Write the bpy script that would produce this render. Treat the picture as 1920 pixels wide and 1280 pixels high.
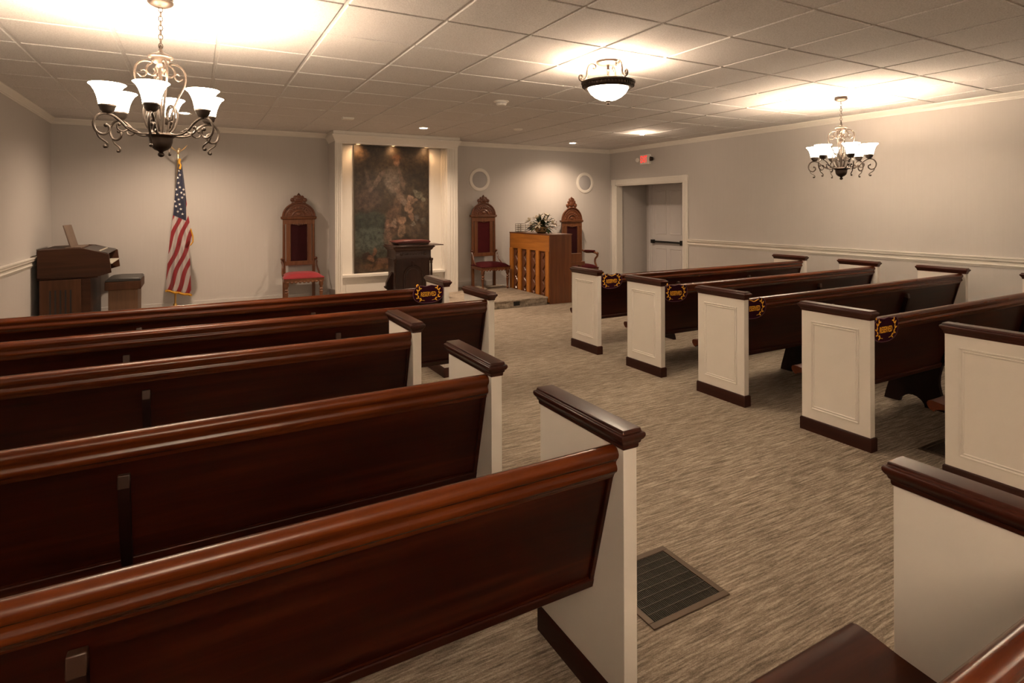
import bpy, bmesh, math, random
from math import sin, cos, pi, radians
from mathutils import Matrix, Vector
random.seed(7)
for o in list(bpy.data.objects): bpy.data.objects.remove(o)
S = bpy.context.scene
COL = S.collection
# ------------------------------------------------------------------ camera
cd = bpy.data.cameras.new('camera'); cam = bpy.data.objects.new('camera', cd); COL.objects.link(cam)
cd.sensor_width = 36.0; cd.lens = 1078.62/1920*36; cd.shift_y = (391.37-640)/1920; cd.clip_start = .02; cd.clip_end = 60
cam.matrix_world = Matrix.Translation((0, 0, 1.5385)) @ Matrix.Rotation(-.5052, 4, 'Z') @ Matrix.Rotation(pi/2, 4, 'X') @ Matrix.Rotation(-.0037, 4, 'Z')
S.camera = cam
S.view_settings.view_transform = 'Standard'; S.view_settings.look = 'None'
S.view_settings.gamma = 1; S.view_settings.use_curve_mapping = False
S.view_settings.exposure = 2.2
# ------------------------------------------------------------------ light
W = bpy.data.worlds.new('world'); S.world = W; W.use_nodes = True
W.node_tree.nodes['Background'].inputs[0].default_value = (1, .86, .7, 1)
W.node_tree.nodes['Background'].inputs[1].default_value = .0
WARM = (1, .735, .52)
P_CHAND = 4.4      # watts per chandelier bulb
P_FLUSH = 13.0
E_SHADE = 9.0      # emission of the glowing shades
def lamp(name, loc, power, color=WARM, radius=.03, parent=None, kind='POINT', **kw):
    l = bpy.data.lights.new(name, kind); l.energy = power; l.color = color
    if kind in ('POINT', 'SPOT'): l.shadow_soft_size = radius
    for k, v in kw.items(): setattr(l, k, v)
    o = bpy.data.objects.new(name, l); COL.objects.link(o); o.location = loc
    if parent: o.parent = parent
    return o
# ------------------------------------------------------------------ room numbers
XL, XR, YB, YN, CZ = -1.65, 7.672, 9.603, -3.2, 2.7616
PZ, PY, PXR = .122, 7.834, 4.985      # platform height, front edge, right edge
# ------------------------------------------------------------------ materials
def newmat(name):
    m = bpy.data.materials.new(name); m.use_nodes = True
    nt = m.node_tree; b = nt.nodes['Principled BSDF']
    return m, nt, b
def N(nt, t, **kw):
    n = nt.nodes.new(t)
    for k, v in kw.items(): setattr(n, k, v)
    return n
def mat(name, col, rough=.5, metal=0, noise=0, nscale=8, bump=0, bscale=60, coat=0, emit=None, es=0, sheen=0, spec=.5):
    m, nt, b = newmat(name)
    b.inputs['Base Color'].default_value = (*col, 1); b.inputs['Roughness'].default_value = rough
    b.inputs['Metallic'].default_value = metal; b.inputs['Coat Weight'].default_value = coat
    b.inputs['Coat Roughness'].default_value = .12; b.inputs['Specular IOR Level'].default_value = spec
    if sheen: b.inputs['Sheen Weight'].default_value = sheen; b.inputs['Sheen Roughness'].default_value = .4
    if emit: b.inputs['Emission Color'].default_value = (*emit, 1); b.inputs['Emission Strength'].default_value = es
    tc = N(nt, 'ShaderNodeTexCoord')
    if noise:
        n = N(nt, 'ShaderNodeTexNoise'); n.inputs['Scale'].default_value = nscale; n.inputs['Detail'].default_value = 4
        nt.links.new(tc.outputs['Object'], n.inputs['Vector'])
        r = N(nt, 'ShaderNodeMapRange'); r.inputs['To Min'].default_value = 1-noise; r.inputs['To Max'].default_value = 1+noise
        nt.links.new(n.outputs['Fac'], r.inputs['Value'])
        h = N(nt, 'ShaderNodeHueSaturation'); h.inputs['Color'].default_value = (*col, 1)
        nt.links.new(r.outputs[0], h.inputs['Value']); nt.links.new(h.outputs[0], b.inputs['Base Color'])
    if bump:
        n = N(nt, 'ShaderNodeTexNoise'); n.inputs['Scale'].default_value = bscale; n.inputs['Detail'].default_value = 6
        nt.links.new(tc.outputs['Object'], n.inputs['Vector'])
        bp = N(nt, 'ShaderNodeBump'); bp.inputs['Strength'].default_value = bump; bp.inputs['Distance'].default_value = .004
        nt.links.new(n.outputs['Fac'], bp.inputs['Height']); nt.links.new(bp.outputs[0], b.inputs['Normal'])
    return m
def ramp(nt, stops):
    r = N(nt, 'ShaderNodeValToRGB'); e = r.color_ramp.elements
    while len(e) < len(stops): e.new(.5)
    for i, (p, c) in enumerate(stops): e[i].position = p; e[i].color = (*c, 1)
    return r
def wood(name, c1, c2, c3, axis=0, rough=.3, coat=.3, scale=1.0, bump=.05, spec=.35):
    """grain stretched along axis"""
    m, nt, b = newmat(name)
    tc = N(nt, 'ShaderNodeTexCoord'); mp = N(nt, 'ShaderNodeMapping')
    sc = [22*scale]*3; sc[axis] = 1.1*scale; mp.inputs['Scale'].default_value = sc
    nt.links.new(tc.outputs['Object'], mp.inputs['Vector'])
    n = N(nt, 'ShaderNodeTexNoise'); n.inputs['Scale'].default_value = 1; n.inputs['Detail'].default_value = 7; n.inputs['Roughness'].default_value = .6
    n.inputs['Distortion'].default_value = .6
    nt.links.new(mp.outputs[0], n.inputs['Vector'])
    mp2 = N(nt, 'ShaderNodeMapping'); s2 = [2.5*scale]*3; s2[axis] = .35*scale; mp2.inputs['Scale'].default_value = s2
    nt.links.new(tc.outputs['Object'], mp2.inputs['Vector'])
    n2 = N(nt, 'ShaderNodeTexNoise'); n2.inputs['Scale'].default_value = 1; n2.inputs['Detail'].default_value = 3
    nt.links.new(mp2.outputs[0], n2.inputs['Vector'])
    ad = N(nt, 'ShaderNodeMath', operation='ADD'); ml = N(nt, 'ShaderNodeMath', operation='MULTIPLY'); ml.inputs[1].default_value = .5
    nt.links.new(n.outputs['Fac'], ad.inputs[0]); nt.links.new(n2.outputs['Fac'], ad.inputs[1]); nt.links.new(ad.outputs[0], ml.inputs[0])
    r = ramp(nt, [(.36, c1), (.5, c2), (.66, c3)])
    nt.links.new(ml.outputs[0], r.inputs[0]); nt.links.new(r.outputs[0], b.inputs['Base Color'])
    b.inputs['Roughness'].default_value = rough; b.inputs['Coat Weight'].default_value = coat; b.inputs['Coat Roughness'].default_value = .15; b.inputs['Specular IOR Level'].default_value = spec
    bp = N(nt, 'ShaderNodeBump'); bp.inputs['Strength'].default_value = bump; bp.inputs['Distance'].default_value = .002
    nt.links.new(n.outputs['Fac'], bp.inputs['Height']); nt.links.new(bp.outputs[0], b.inputs['Normal'])
    return m
M = {}
mah = ((.011, .0012, .0003), (.030, .0040, .0009), (.078, .0145, .0034))
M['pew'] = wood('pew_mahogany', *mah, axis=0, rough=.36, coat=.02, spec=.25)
M['rail'] = wood('rail_mahogany_lit', (.036, .0058, .0011), (.092, .0175, .0030), (.19, .043, .0074), axis=0, rough=.24, coat=.16, spec=.3)  # pew wood turned brighter and more orange, light on the rail painted in
M['cap'] = wood('cap_mahogany', (.024, .0048, .0022), (.045, .0095, .0042), (.07, .016, .007), axis=1, rough=.33, coat=.10, spec=.3)
M['seat'] = wood('seat_mahogany', (.027, .0045, .0010), (.052, .0098, .0021), (.088, .019, .004), axis=0, rough=.42, coat=.0, spec=.2)
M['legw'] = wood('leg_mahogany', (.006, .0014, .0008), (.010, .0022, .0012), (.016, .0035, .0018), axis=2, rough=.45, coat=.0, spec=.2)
M['base'] = wood('base_mahogany', (.022, .0050, .0024), (.034, .0080, .0036), (.05, .0125, .0055), axis=1, rough=.42, coat=.0, spec=.25)
M['post'] = mat('cream_paint', (.74, .70, .64), .5, noise=.03, nscale=5, bump=.04, bscale=90)
M['trim'] = mat('white_trim_paint', (.72, .69, .64), .4, noise=.02)
M['door'] = mat('door_paint', (.62, .60, .60), .45, noise=.02)
M['white'] = mat('white_plastic', (.75, .73, .68), .4)
M['black'] = mat('black_metal', (.012, .011, .010), .4, metal=.3)
M['alcove'] = mat('alcove_paint', (.48, .455, .44), .8, noise=.02)
M['oak'] = wood('chair_oak', (.075, .026, .010), (.125, .046, .018), (.18, .07, .028), axis=2, rough=.38, coat=.15)
M['oakd'] = wood('carved_oak', (.06, .019, .008), (.10, .032, .013), (.15, .05, .02), axis=0, rough=.4, coat=.3, bump=.3)
M['velvet'] = mat('red_velvet', (.23, .007, .014), .75, noise=.2, nscale=14, sheen=.12)
M['velvet_shaded'] = mat('shaded_red_velvet', (.050, .0022, .004), .85, noise=.3, nscale=14, spec=.2)  # same red velvet on the less lit chairs, shade put into the colour
M['velvetd'] = mat('dark_red_velvet', (.022, .0012, .0025), .85, noise=.35, nscale=9, spec=.2)
M['walnut'] = wood('podium_walnut', (.012, .0038, .0022), (.024, .0075, .004), (.042, .013, .007), axis=2, rough=.4, coat=.1)
M['walnuth'] = wood('podium_walnut_rail', (.016, .005, .003), (.032, .0105, .0055), (.055, .019, .010), axis=0, rough=.38, coat=.15)
M['organ'] = wood('organ_veneer', (.034, .0125, .0058), (.052, .019, .0085), (.072, .028, .0125), axis=0, rough=.5, coat=.0, spec=.2)
M['organv'] = wood('organ_veneer_upright', (.045, .017, .0075), (.068, .027, .0115), (.095, .039, .017), axis=2, rough=.5, coat=.0, spec=.2)
M['organd'] = mat('organ_panel', (.016, .010, .008), .35)
M['benchw'] = wood('bench_veneer', (.09, .045, .022), (.13, .065, .032), (.17, .09, .045), axis=2, rough=.5, coat=.05)
M['vinyl'] = mat('black_vinyl', (.03, .028, .026), .38, bump=.1)
M['piano'] = wood('piano_orange_wood', (.32, .115, .018), (.46, .175, .030), (.58, .235, .045), axis=2, rough=.38, coat=.2)
M['pianoh'] = wood('piano_orange_board', (.32, .115, .018), (.46, .175, .030), (.58, .235, .045), axis=1, rough=.38, coat=.2)
M['pianos'] = wood('piano_side_wood', (.085, .028, .010), (.13, .043, .015), (.18, .062, .021), axis=2, rough=.35, coat=.3)
M['pianod'] = mat('piano_soundboard', (.13, .045, .018), .6, noise=.4, nscale=6)
M['ivory'] = mat('ivory', (.7, .66, .55), .3)
M['bronze'] = mat('aged_bronze', (.060, .045, .036), .46, metal=.7, noise=.25, nscale=25)
M['bronzed'] = mat('dark_bronze', (.05, .034, .026), .48, metal=.75, noise=.3, nscale=30)
M['gold'] = mat('gold', (.75, .58, .36), .35, metal=.8)
M['brass'] = mat('brass', (.6, .38, .12), .28, metal=1)
M['fringe'] = mat('gold_fringe', (.50, .25, .02), .8, noise=.3, nscale=120)
M['star'] = mat('white_star_cloth', (.55, .53, .52), .8)
M['yarn'] = mat('gold_embroidery', (.85, .42, .02), .6, noise=.2, nscale=80)
M['purple'] = mat('purple_velvet', (.026, .0015, .009), .9, noise=.3, nscale=20, spec=.15)
M['piping'] = mat('mauve_piping', (.11, .03, .055), .6)
M['leaf'] = mat('dark_green_leaf', (.014, .032, .010), .45, noise=.5, nscale=9)
M['leaf2'] = mat('olive_leaf', (.06, .075, .03), .5, noise=.5, nscale=9)
M['petal'] = mat('white_petal', (.72, .66, .55), .6, noise=.1)
M['basket'] = mat('tan_basket', (.28, .18, .07), .6, noise=.4, nscale=60, bump=.4)
M['grey'] = mat('speaker_grille', (.40, .385, .39), .7, noise=.1, nscale=200)
M['redlit'] = mat('exit_red', (.8, .02, .01), .4, emit=(1, .05, .04), es=.22)
M['vent'] = mat('vent_bronze', (.10, .065, .04), .4, metal=.4)
M['ventd'] = mat('vent_dark', (.008, .007, .006), .6)
M['screw'] = mat('tip_brown_wood', (.045, .022, .014), .3)  # bracket tip, a lighter brown than the leg
def glow(name, strength, col=(1, .80, .58)):
    m, nt, b = newmat(name)
    b.inputs['Base Color'].default_value = (.8, .76, .68, 1); b.inputs['Roughness'].default_value = .35
    b.inputs['Emission Color'].default_value = (*col, 1); b.inputs['Emission Strength'].default_value = strength
    return m
M['shade'] = glow('lit_frosted_glass', E_SHADE)
M['bulb'] = glow('lit_bulb', 14)
M['bulbdim'] = glow('lit_flood_bulb', 6)
M['bulbwarm'] = glow('lit_warm_bulb', 12, (1, .55, .25))
# wall paper: faint vertical weave
def wallmat(name, col):
    m, nt, b = newmat(name)
    tc = N(nt, 'ShaderNodeTexCoord'); mp = N(nt, 'ShaderNodeMapping'); mp.inputs['Scale'].default_value = (60, 60, 2.2)
    nt.links.new(tc.outputs['Object'], mp.inputs['Vector'])
    n = N(nt, 'ShaderNodeTexNoise'); n.inputs['Scale'].default_value = 1; n.inputs['Detail'].default_value = 3
    nt.links.new(mp.outputs[0], n.inputs['Vector'])
    r = N(nt, 'ShaderNodeMapRange'); r.inputs['To Min'].default_value = .965; r.inputs['To Max'].default_value = 1.035
    nt.links.new(n.outputs['Fac'], r.inputs['Value'])
    h = N(nt, 'ShaderNodeHueSaturation'); h.inputs['Color'].default_value = (*col, 1)
    nt.links.new(r.outputs[0], h.inputs['Value']); nt.links.new(h.outputs[0], b.inputs['Base Color'])
    b.inputs['Roughness'].default_value = .75
    n2 = N(nt, 'ShaderNodeTexNoise'); n2.inputs['Scale'].default_value = 160; nt.links.new(tc.outputs['Object'], n2.inputs['Vector'])
    bp = N(nt, 'ShaderNodeBump'); bp.inputs['Strength'].default_value = .12; bp.inputs['Distance'].default_value = .002
    nt.links.new(n2.outputs['Fac'], bp.inputs['Height']); nt.links.new(bp.outputs[0], b.inputs['Normal'])
    return m
M['wall'] = wallmat('greige_wallcovering', (.50, .475, .455))
# ceiling tile: speckled
def ceilmat():
    m, nt, b = newmat('acoustic_tile')
    tc = N(nt, 'ShaderNodeTexCoord')
    n = N(nt, 'ShaderNodeTexNoise'); n.inputs['Scale'].default_value = 110; n.inputs['Detail'].default_value = 3
    nt.links.new(tc.outputs['Object'], n.inputs['Vector'])
    r = ramp(nt, [(.35, (.53, .515, .505)), (.6, (.67, .655, .645))])
    nt.links.new(n.outputs['Fac'], r.inputs[0]); nt.links.new(r.outputs[0], b.inputs['Base Color'])
    b.inputs['Roughness'].default_value = .9
    bp = N(nt, 'ShaderNodeBump'); bp.inputs['Strength'].default_value = .35; bp.inputs['Distance'].default_value = .003
    nt.links.new(n.outputs['Fac'], bp.inputs['Height']); nt.links.new(bp.outputs[0], b.inputs['Normal'])
    return m
M['ceil'] = ceilmat()
M['tbar'] = mat('grid_bar_paint', (.62, .60, .57), .5)
def carpetmat():
    m, nt, b = newmat('streaked_carpet')
    tc = N(nt, 'ShaderNodeTexCoord')
    def nz(sx, sy, det, dist=0):
        mp = N(nt, 'ShaderNodeMapping'); mp.inputs['Scale'].default_value = (sx, sy, 20)
        nt.links.new(tc.outputs['Object'], mp.inputs['Vector'])
        n = N(nt, 'ShaderNodeTexNoise'); n.inputs['Scale'].default_value = 1; n.inputs['Detail'].default_value = det; n.inputs['Distortion'].default_value = dist
        nt.links.new(mp.outputs[0], n.inputs['Vector']); return n
    a = nz(7, 95, 4, .4); c = nz(2.5, 40, 3, .4); d = nz(190, 240, 3); e = nz(45, 190, 3)
    def mix(x, y, w):
        k = N(nt, 'ShaderNodeMix'); k.data_type = 'FLOAT'; k.inputs[0].default_value = w
        nt.links.new(x, k.inputs[2]); nt.links.new(y, k.inputs[3]); return k.outputs[0]
    f1 = mix(a.outputs['Fac'], c.outputs['Fac'], .22); f2 = mix(d.outputs['Fac'], e.outputs['Fac'], .5); f = mix(f1, f2, .42)
    r = ramp(nt, [(.38, (.125, .098, .074)), (.5, (.30, .248, .195)), (.61, (.53, .452, .365))])
    nt.links.new(f, r.inputs[0]); nt.links.new(r.outputs[0], b.inputs['Base Color'])
    b.inputs['Roughness'].default_value = .95; b.inputs['Specular IOR Level'].default_value = .15
    bp = N(nt, 'ShaderNodeBump'); bp.inputs['Strength'].default_value = .7; bp.inputs['Distance'].default_value = .008
    nt.links.new(f, bp.inputs['Height']); nt.links.new(bp.outputs[0], b.inputs['Normal'])
    return m
M['carpet'] = carpetmat()
# ------------------------------------------------------------------ mesh helpers
class MB:
    def __init__(s): s.bm = bmesh.new()
    def box(s, x0, x1, y0, y1, z0, z1):
        v = [s.bm.verts.new(p) for p in ((x0,y0,z0),(x1,y0,z0),(x1,y1,z0),(x0,y1,z0),(x0,y0,z1),(x1,y0,z1),(x1,y1,z1),(x0,y1,z1))]
        for f in ((3,2,1,0),(4,5,6,7),(0,1,5,4),(1,2,6,5),(2,3,7,6),(3,0,4,7)): s.bm.faces.new([v[i] for i in f])
        return s
    def prism(s, poly, axis, a0, a1):
        """poly: 2D points in the plane normal to axis (x: y,z / y: x,z / z: x,y)"""
        def P(p, a):
            return {0: (a, p[0], p[1]), 1: (p[0], a, p[1]), 2: (p[0], p[1], a)}[axis]
        A = [s.bm.verts.new(P(p, a0)) for p in poly]; B = [s.bm.verts.new(P(p, a1)) for p in poly]
        n = len(poly)
        fs = [s.bm.faces.new(A), s.bm.faces.new(B)]
        for i in range(n): s.bm.faces.new([A[i], A[(i+1) % n], B[(i+1) % n], B[i]])
        fs[0].normal_update(); fs[1].normal_update()
        bmesh.ops.triangulate(s.bm, faces=fs[:2], ngon_method='EAR_CLIP')
        return s
    def lathe(s, prof, c=(0, 0, 0), seg=24, M4=None, close=True):
        rings = []
        for r, z in prof:
            ring = []
            for k in range(seg):
                a = 2*pi*k/seg; p = Vector((r*cos(a), r*sin(a), z))
                if M4: p = M4 @ p
                ring.append(s.bm.verts.new(p+Vector(c)))
            rings.append(ring)
        for i in range(len(rings)-1):
            for k in range(seg):
                s.bm.faces.new([rings[i][k], rings[i][(k+1) % seg], rings[i+1][(k+1) % seg], rings[i+1][k]])
        if close:
            s.bm.faces.new(rings[0][::-1]); s.bm.faces.new(rings[-1])
        return s
    def tube(s, pts, r, seg=8, smooth=3, taper=None, closed=False, flat=1.0):
        P = [Vector(p) for p in pts]
        if smooth > 1 and len(P) > 2:
            Q = []; n = len(P); T = []
            rng = range(n) if closed else range(n-1)
            for i in rng:
                if closed: a, b_, c_, d_ = P[(i-1) % n], P[i], P[(i+1) % n], P[(i+2) % n]
                else: a, b_, c_, d_ = P[max(i-1, 0)], P[i], P[i+1], P[min(i+2, n-1)]
                for k in range(smooth):
                    t = k/smooth
                    Q.append(.5*((2*b_)+(-a+c_)*t+(2*a-5*b_+4*c_-d_)*t*t+(-a+3*b_-3*c_+d_)*t**3))
            if not closed: Q.append(P[-1])
            P = Q
        n = len(P); rings = []; up = None
        for i in range(n):
            d = (P[(i+1) % n]-P[i-1]) if closed else (P[min(i+1, n-1)]-P[max(i-1, 0)])
            if d.length < 1e-9: d = Vector((0, 0, 1))
            d.normalize()
            if up is None: up = Vector((0, 0, 1)) if abs(d.z) < .9 else Vector((1, 0, 0))
            side = d.cross(up)
            if side.length < 1e-6: side = d.orthogonal()
            side.normalize(); up = side.cross(d).normalized()
            rr = r if taper is None else r*(taper[0]+(taper[1]-taper[0])*i/(n-1))
            rings.append([s.bm.verts.new(P[i]+side*rr*cos(2*pi*k/seg)+up*rr*flat*sin(2*pi*k/seg)) for k in range(seg)])
        m = n if closed else n-1
        for i in range(m):
            A, B = rings[i], rings[(i+1) % n]
            for k in range(seg): s.bm.faces.new([A[k], A[(k+1) % seg], B[(k+1) % seg], B[k]])
        if not closed: s.bm.faces.new(rings[0][::-1]); s.bm.faces.new(rings[-1])
        return s
    def ball(s, c, r, sx=1, sy=1, sz=1, u=14, v=9, M4=None):
        mt = Matrix.Translation(c) @ (M4 or Matrix.Identity(4)) @ Matrix.Diagonal((r*sx, r*sy, r*sz, 1))
        bmesh.ops.create_uvsphere(s.bm, u_segments=u, v_segments=v, radius=1, matrix=mt); return s
    def stack(s, x0, x1, y0, y1, prof):
        """rectangular rings offset outwards: prof = [(offset, z)]"""
        R = []
        for o, z in prof:
            R.append([s.bm.verts.new(p) for p in ((x0-o, y0-o, z), (x1+o, y0-o, z), (x1+o, y1+o, z), (x0-o, y1+o, z))])
        for i in range(len(R)-1):
            for k in range(4): s.bm.faces.new([R[i][k], R[i][(k+1) % 4], R[i+1][(k+1) % 4], R[i+1][k]])
        s.bm.faces.new(R[0][::-1]); s.bm.faces.new(R[-1]); return s
    def frame_x(s, xo, sg, y0, y1, z0, z1, w, th):
        """mitred moulding frame standing on the plane x = xo, raised towards sg"""
        R = []
        for o, h in ((0, -.001), (.15*w, th*.8), (.45*w, th), (.7*w, th*.55), (w, -.001)):
            R.append([s.bm.verts.new((xo+sg*h, y, z)) for y, z in ((y0+o, z0+o), (y1-o, z0+o), (y1-o, z1-o), (y0+o, z1-o))])
        for i in range(4):
            for k in range(4): s.bm.faces.new([R[i][k], R[i][(k+1) % 4], R[i+1][(k+1) % 4], R[i+1][k]])
        return s
    def xf(s, m4):
        s.bm.transform(m4); return s
    def build(s, name, m, parent=None, bev=0, smooth=35, loc=None, rot=None):
        bmesh.ops.recalc_face_normals(s.bm, faces=s.bm.faces)
        me = bpy.data.meshes.new(name); s.bm.to_mesh(me); s.bm.free()
        for x in (m if isinstance(m, (list, tuple)) else [m]): me.materials.append(x)
        if smooth:
            me.shade_smooth(); me.set_sharp_from_angle(angle=radians(smooth))
        o = bpy.data.objects.new(name, me); COL.objects.link(o)
        if parent: o.parent = parent
        if loc: o.location = loc
        if rot: o.rotation_euler = rot
        if bev:
            b = o.modifiers.new('bevel', 'BEVEL'); b.width = bev; b.segments = 2; b.limit_method = 'ANGLE'; b.angle_limit = radians(40)
            b.harden_normals = False
        return o
def struct(o, label=None):
    o['kind'] = 'structure'
    if label: o['label'] = label
    return o
def tag(o, label, cat, group=None, kind=None):
    o['label'] = label; o['category'] = cat
    if group: o['group'] = group
    if kind: o['kind'] = kind
    return o
def thing(name, loc, label, cat, group=None, rz=0):
    o = bpy.data.objects.new(name, None); COL.objects.link(o); o.location = loc; o.rotation_euler = (0, 0, rz); o.empty_display_size = .1
    return tag(o, label, cat, group)
def copy_tree(o, parent=None):
    c = o.copy(); COL.objects.link(c); c.parent = parent
    for ch in list(o.children): copy_tree(ch, c)
    return c
def text_mesh(name, txt, size, ext, m, parent, mat4, sx=1.0, off=0.0):
    cu = bpy.data.curves.new(name, 'FONT'); cu.body = txt; cu.size = size; cu.extrude = ext; cu.align_x = 'CENTER'; cu.align_y = 'CENTER'; cu.offset = off
    cu.resolution_u = 3
    t = bpy.data.objects.new('tmp', cu); COL.objects.link(t)
    bpy.context.view_layer.update()
    me = bpy.data.meshes.new_from_object(t.evaluated_get(bpy.context.evaluated_depsgraph_get()))
    bpy.data.objects.remove(t); me.name = name
    me.transform(mat4 @ Matrix.Diagonal((sx, 1, 1, 1)))
    me.materials.clear(); me.materials.append(m)
    o = bpy.data.objects.new(name, me); COL.objects.link(o); o.parent = parent
    return o
# ================================================================== STRUCTURE
struct(MB().box(XL-.15, XR+1.4, YN-.15, YB+.15, -.1, 0).build('floor', M['carpet'], smooth=0), 'grey brown carpet with horizontal streaks')
# ceiling: recessed grid with tegular tiles standing 7 mm proud
c = MB(); G = .64; gx0, gy0 = .80136, 3.48264; gap = .013
c.box(XL-.15, XR+1.4, YN-.15, YB+.15, CZ+.008, CZ+.12)
i0 = int(math.floor((XL-gx0)/G)); i1 = int(math.ceil((XR-gx0)/G)); j0 = int(math.floor((YN-gy0)/G)); j1 = int(math.ceil((YB-gy0)/G))
for i in range(i0, i1):
    for j in range(j0, j1):
        x0, x1 = max(gx0+i*G+gap, XL), min(gx0+(i+1)*G-gap, XR); y0, y1 = max(gy0+j*G+gap*.75, YN), min(gy0+(j+1)*G-gap*.75, YB)
        if x1-x0 < .02 or y1-y0 < .02: continue
        v = [c.bm.verts.new(p) for p in ((x0,y0,CZ+.0081),(x1,y0,CZ+.0081),(x1,y1,CZ+.0081),(x0,y1,CZ+.0081),(x0+.004,y0+.004,CZ),(x1-.004,y0+.004,CZ),(x1-.004,y1-.004,CZ),(x0+.004,y1-.004,CZ))]
        for f in ((4,5,6,7),(0,1,5,4),(1,2,6,5),(2,3,7,6),(3,0,4,7)): c.bm.faces.new([v[k] for k in f])
struct(c.build('ceiling', M['ceil'], smooth=0), 'drop ceiling of square acoustic tiles in a grid')
struct(MB().box(XL-.15, XL, YN-.15, YB+.15, 0, CZ+.05).build('wall_left', M['wall'], smooth=0))
struct(MB().box(XL-.15, XR+1.4, YN-.15, YN, 0, CZ+.05).build('wall_front', M['wall'], smooth=0))
struct(MB().box(XL, XR, YB, YB+.15, 0, CZ+.05).build('wall_back', M['wall'], smooth=0))
# right wall with cased opening
DY0, DY1, DZ = 7.53, 9.41, 2.02; WT = .145
struct(MB().box(XR, XR+WT, YN, DY0, 0, CZ+.05).box(XR, XR+WT, DY0, DY1, DZ, CZ+.05).box(XR, XR+WT, DY1, YB+.15, 0, CZ+.05).build('wall_right', M['wall'], smooth=0))
AX = 8.51
a = MB().box(XR+WT, AX+.1, DY1, DY1+.1, 0, 2.35).box(AX, AX+.1, DY0-.3, DY1, 0, 2.35).box(XR+WT, AX+.1, DY0-.4, DY0-.3, 0, 2.35).box(XR+WT, AX+.1, DY0-.4, DY1+.1, 2.25, 2.35)
struct(a.build('wall_alcove', M['alcove'], smooth=0), 'dim grey alcove behind the cased opening')
# opening casing + jamb
t = MB()
for y0, y1 in ((DY0-.115, DY0), (DY1, DY1+.115)):
    t.box(XR-.02, XR, y0, y1, 0, DZ)
    for q in (.02, .05, .08): t.box(XR-.025, XR-.02, y0+q, y0+q+.014, .15, DZ)
    t.box(XR-.028, XR, y0-.004, y1+.004, DZ, DZ+.115)
t.box(XR-.02, XR, DY0, DY1, DZ, DZ+.11)
for q in (.02, .05, .08): t.box(XR-.025, XR-.02, DY0, DY1, DZ+q, DZ+q+.014)
t.box(XR-.005, XR+WT+.01, DY1-.02, DY1+.001, 0, DZ).box(XR-.005, XR+WT+.01, DY0-.001, DY0+.02, 0, DZ).box(XR-.005, XR+WT+.01, DY0, DY1, DZ-.02, DZ+.001)
struct(t.build('trim_1', M['trim'], bev=.002), 'white fluted casing round the opening')
# door in alcove
dr = bpy.data.objects.new('door_1', None); COL.objects.link(dr); dr.location = (AX, 8.73, 0)
struct(dr, 'grey painted exit door with black push bar')
d = MB().box(-.04, 0, -.46, .46, .01, 2.03).build('door_leaf', M['door'], dr)
d = MB()
for y0, y1 in ((-.37, -.05), (.05, .37)):
    for z0, z1 in ((.12, .72), (1.0, 1.9)):
        d.frame_x(-.04, -1, y0, y1, z0, z1, .028, .009)
d.build('door_moulding', M['door'], dr)
b = MB().box(-.10, -.055, -.40, .41, .83, .865).box(-.11, -.04, -.46, -.38, .80, .895).box(-.11, -.04, .38, .45, .81, .885)
b.build('push_bar', M['black'], dr, bev=.006)
MB().box(-.05, 0, .46, .57, 0, 2.12).box(-.05, 0, -.57, -.46, 0, 2.12).box(-.05, 0, -.46, .46, 2.04, 2.12).box(-.06, -.05, .50, .515, 0, 2.12).box(-.06, -.05, .535, .55, 0, 2.12).build('door_casing', M['door'], dr)
# crown moulding
ct = 2.688
crown = [(0, ct), (.008, ct), (.012, ct+.012), (.018, ct+.016), (.022, ct+.028), (.042, ct+.05), (.048, ct+.056), (.054, ct+.062), (.056, CZ), (0, CZ)]
k = MB().prism([(YB-a_, b_) for a_, b_ in crown], 0, XL, XR)
struct(k.build('trim_2', M['trim'], smooth=20), 'white crown moulding on back wall')
struct(MB().prism([(XR-a_, b_) for a_, b_ in crown], 1, YN, YB).build('trim_3', M['trim'], smooth=20), 'white crown moulding on right wall')
struct(MB().prism([(XL+a_, b_) for a_, b_ in crown], 1, YN, YB).build('trim_4', M['trim'], smooth=20), 'white crown moulding on left wall')
# chair rails
rt = .9946
rail = [(0, rt-.115), (.008, rt-.115), (.010, rt-.10), (.020, rt-.096), (.022, rt-.084), (.014, rt-.078), (.016, rt-.055), (.034, rt-.040), (.036, rt-.02), (.044, rt-.014), (.044, rt), (0, rt)]
struct(MB().prism([(XR-a_, b_) for a_, b_ in rail], 1, YN, DY0-.115).build('trim_5', M['trim'], smooth=20), 'white chair rail on right wall')
struct(MB().prism([(XL+a_, b_) for a_, b_ in rail], 1, YN, YB).build('trim_6', M['trim'], smooth=20), 'white chair rail on left wall')
# baseboards
struct(MB().box(XR-.015, XR, YN, DY0-.12, 0, .11).build('baseboard_right', M['trim'], bev=.004))
struct(MB().box(XL, XL+.015, YN, YB, 0, .11).build('baseboard_left', M['trim'], bev=.004))
struct(MB().box(XL, 1.92, YB-.015, YB, 0, PZ+.09).box(3.97, PXR, YB-.015, YB, 0, PZ+.09).box(PXR, XR, YB-.015, YB, 0, .11).build('baseboard_back', M['wall'], bev=.004))
# platform with carpeted nosing
p = MB().prism([(PY+.02, 0), (PY+.02, PZ-.035), (PY, PZ-.03), (PY-.008, PZ-.015), (PY, PZ-.002), (PY+.02, PZ), (YB, PZ), (YB, 0)], 0, XL, PXR)
struct(p.build('platform', M['carpet'], smooth=40), 'low carpeted platform across the altar end')
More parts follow.
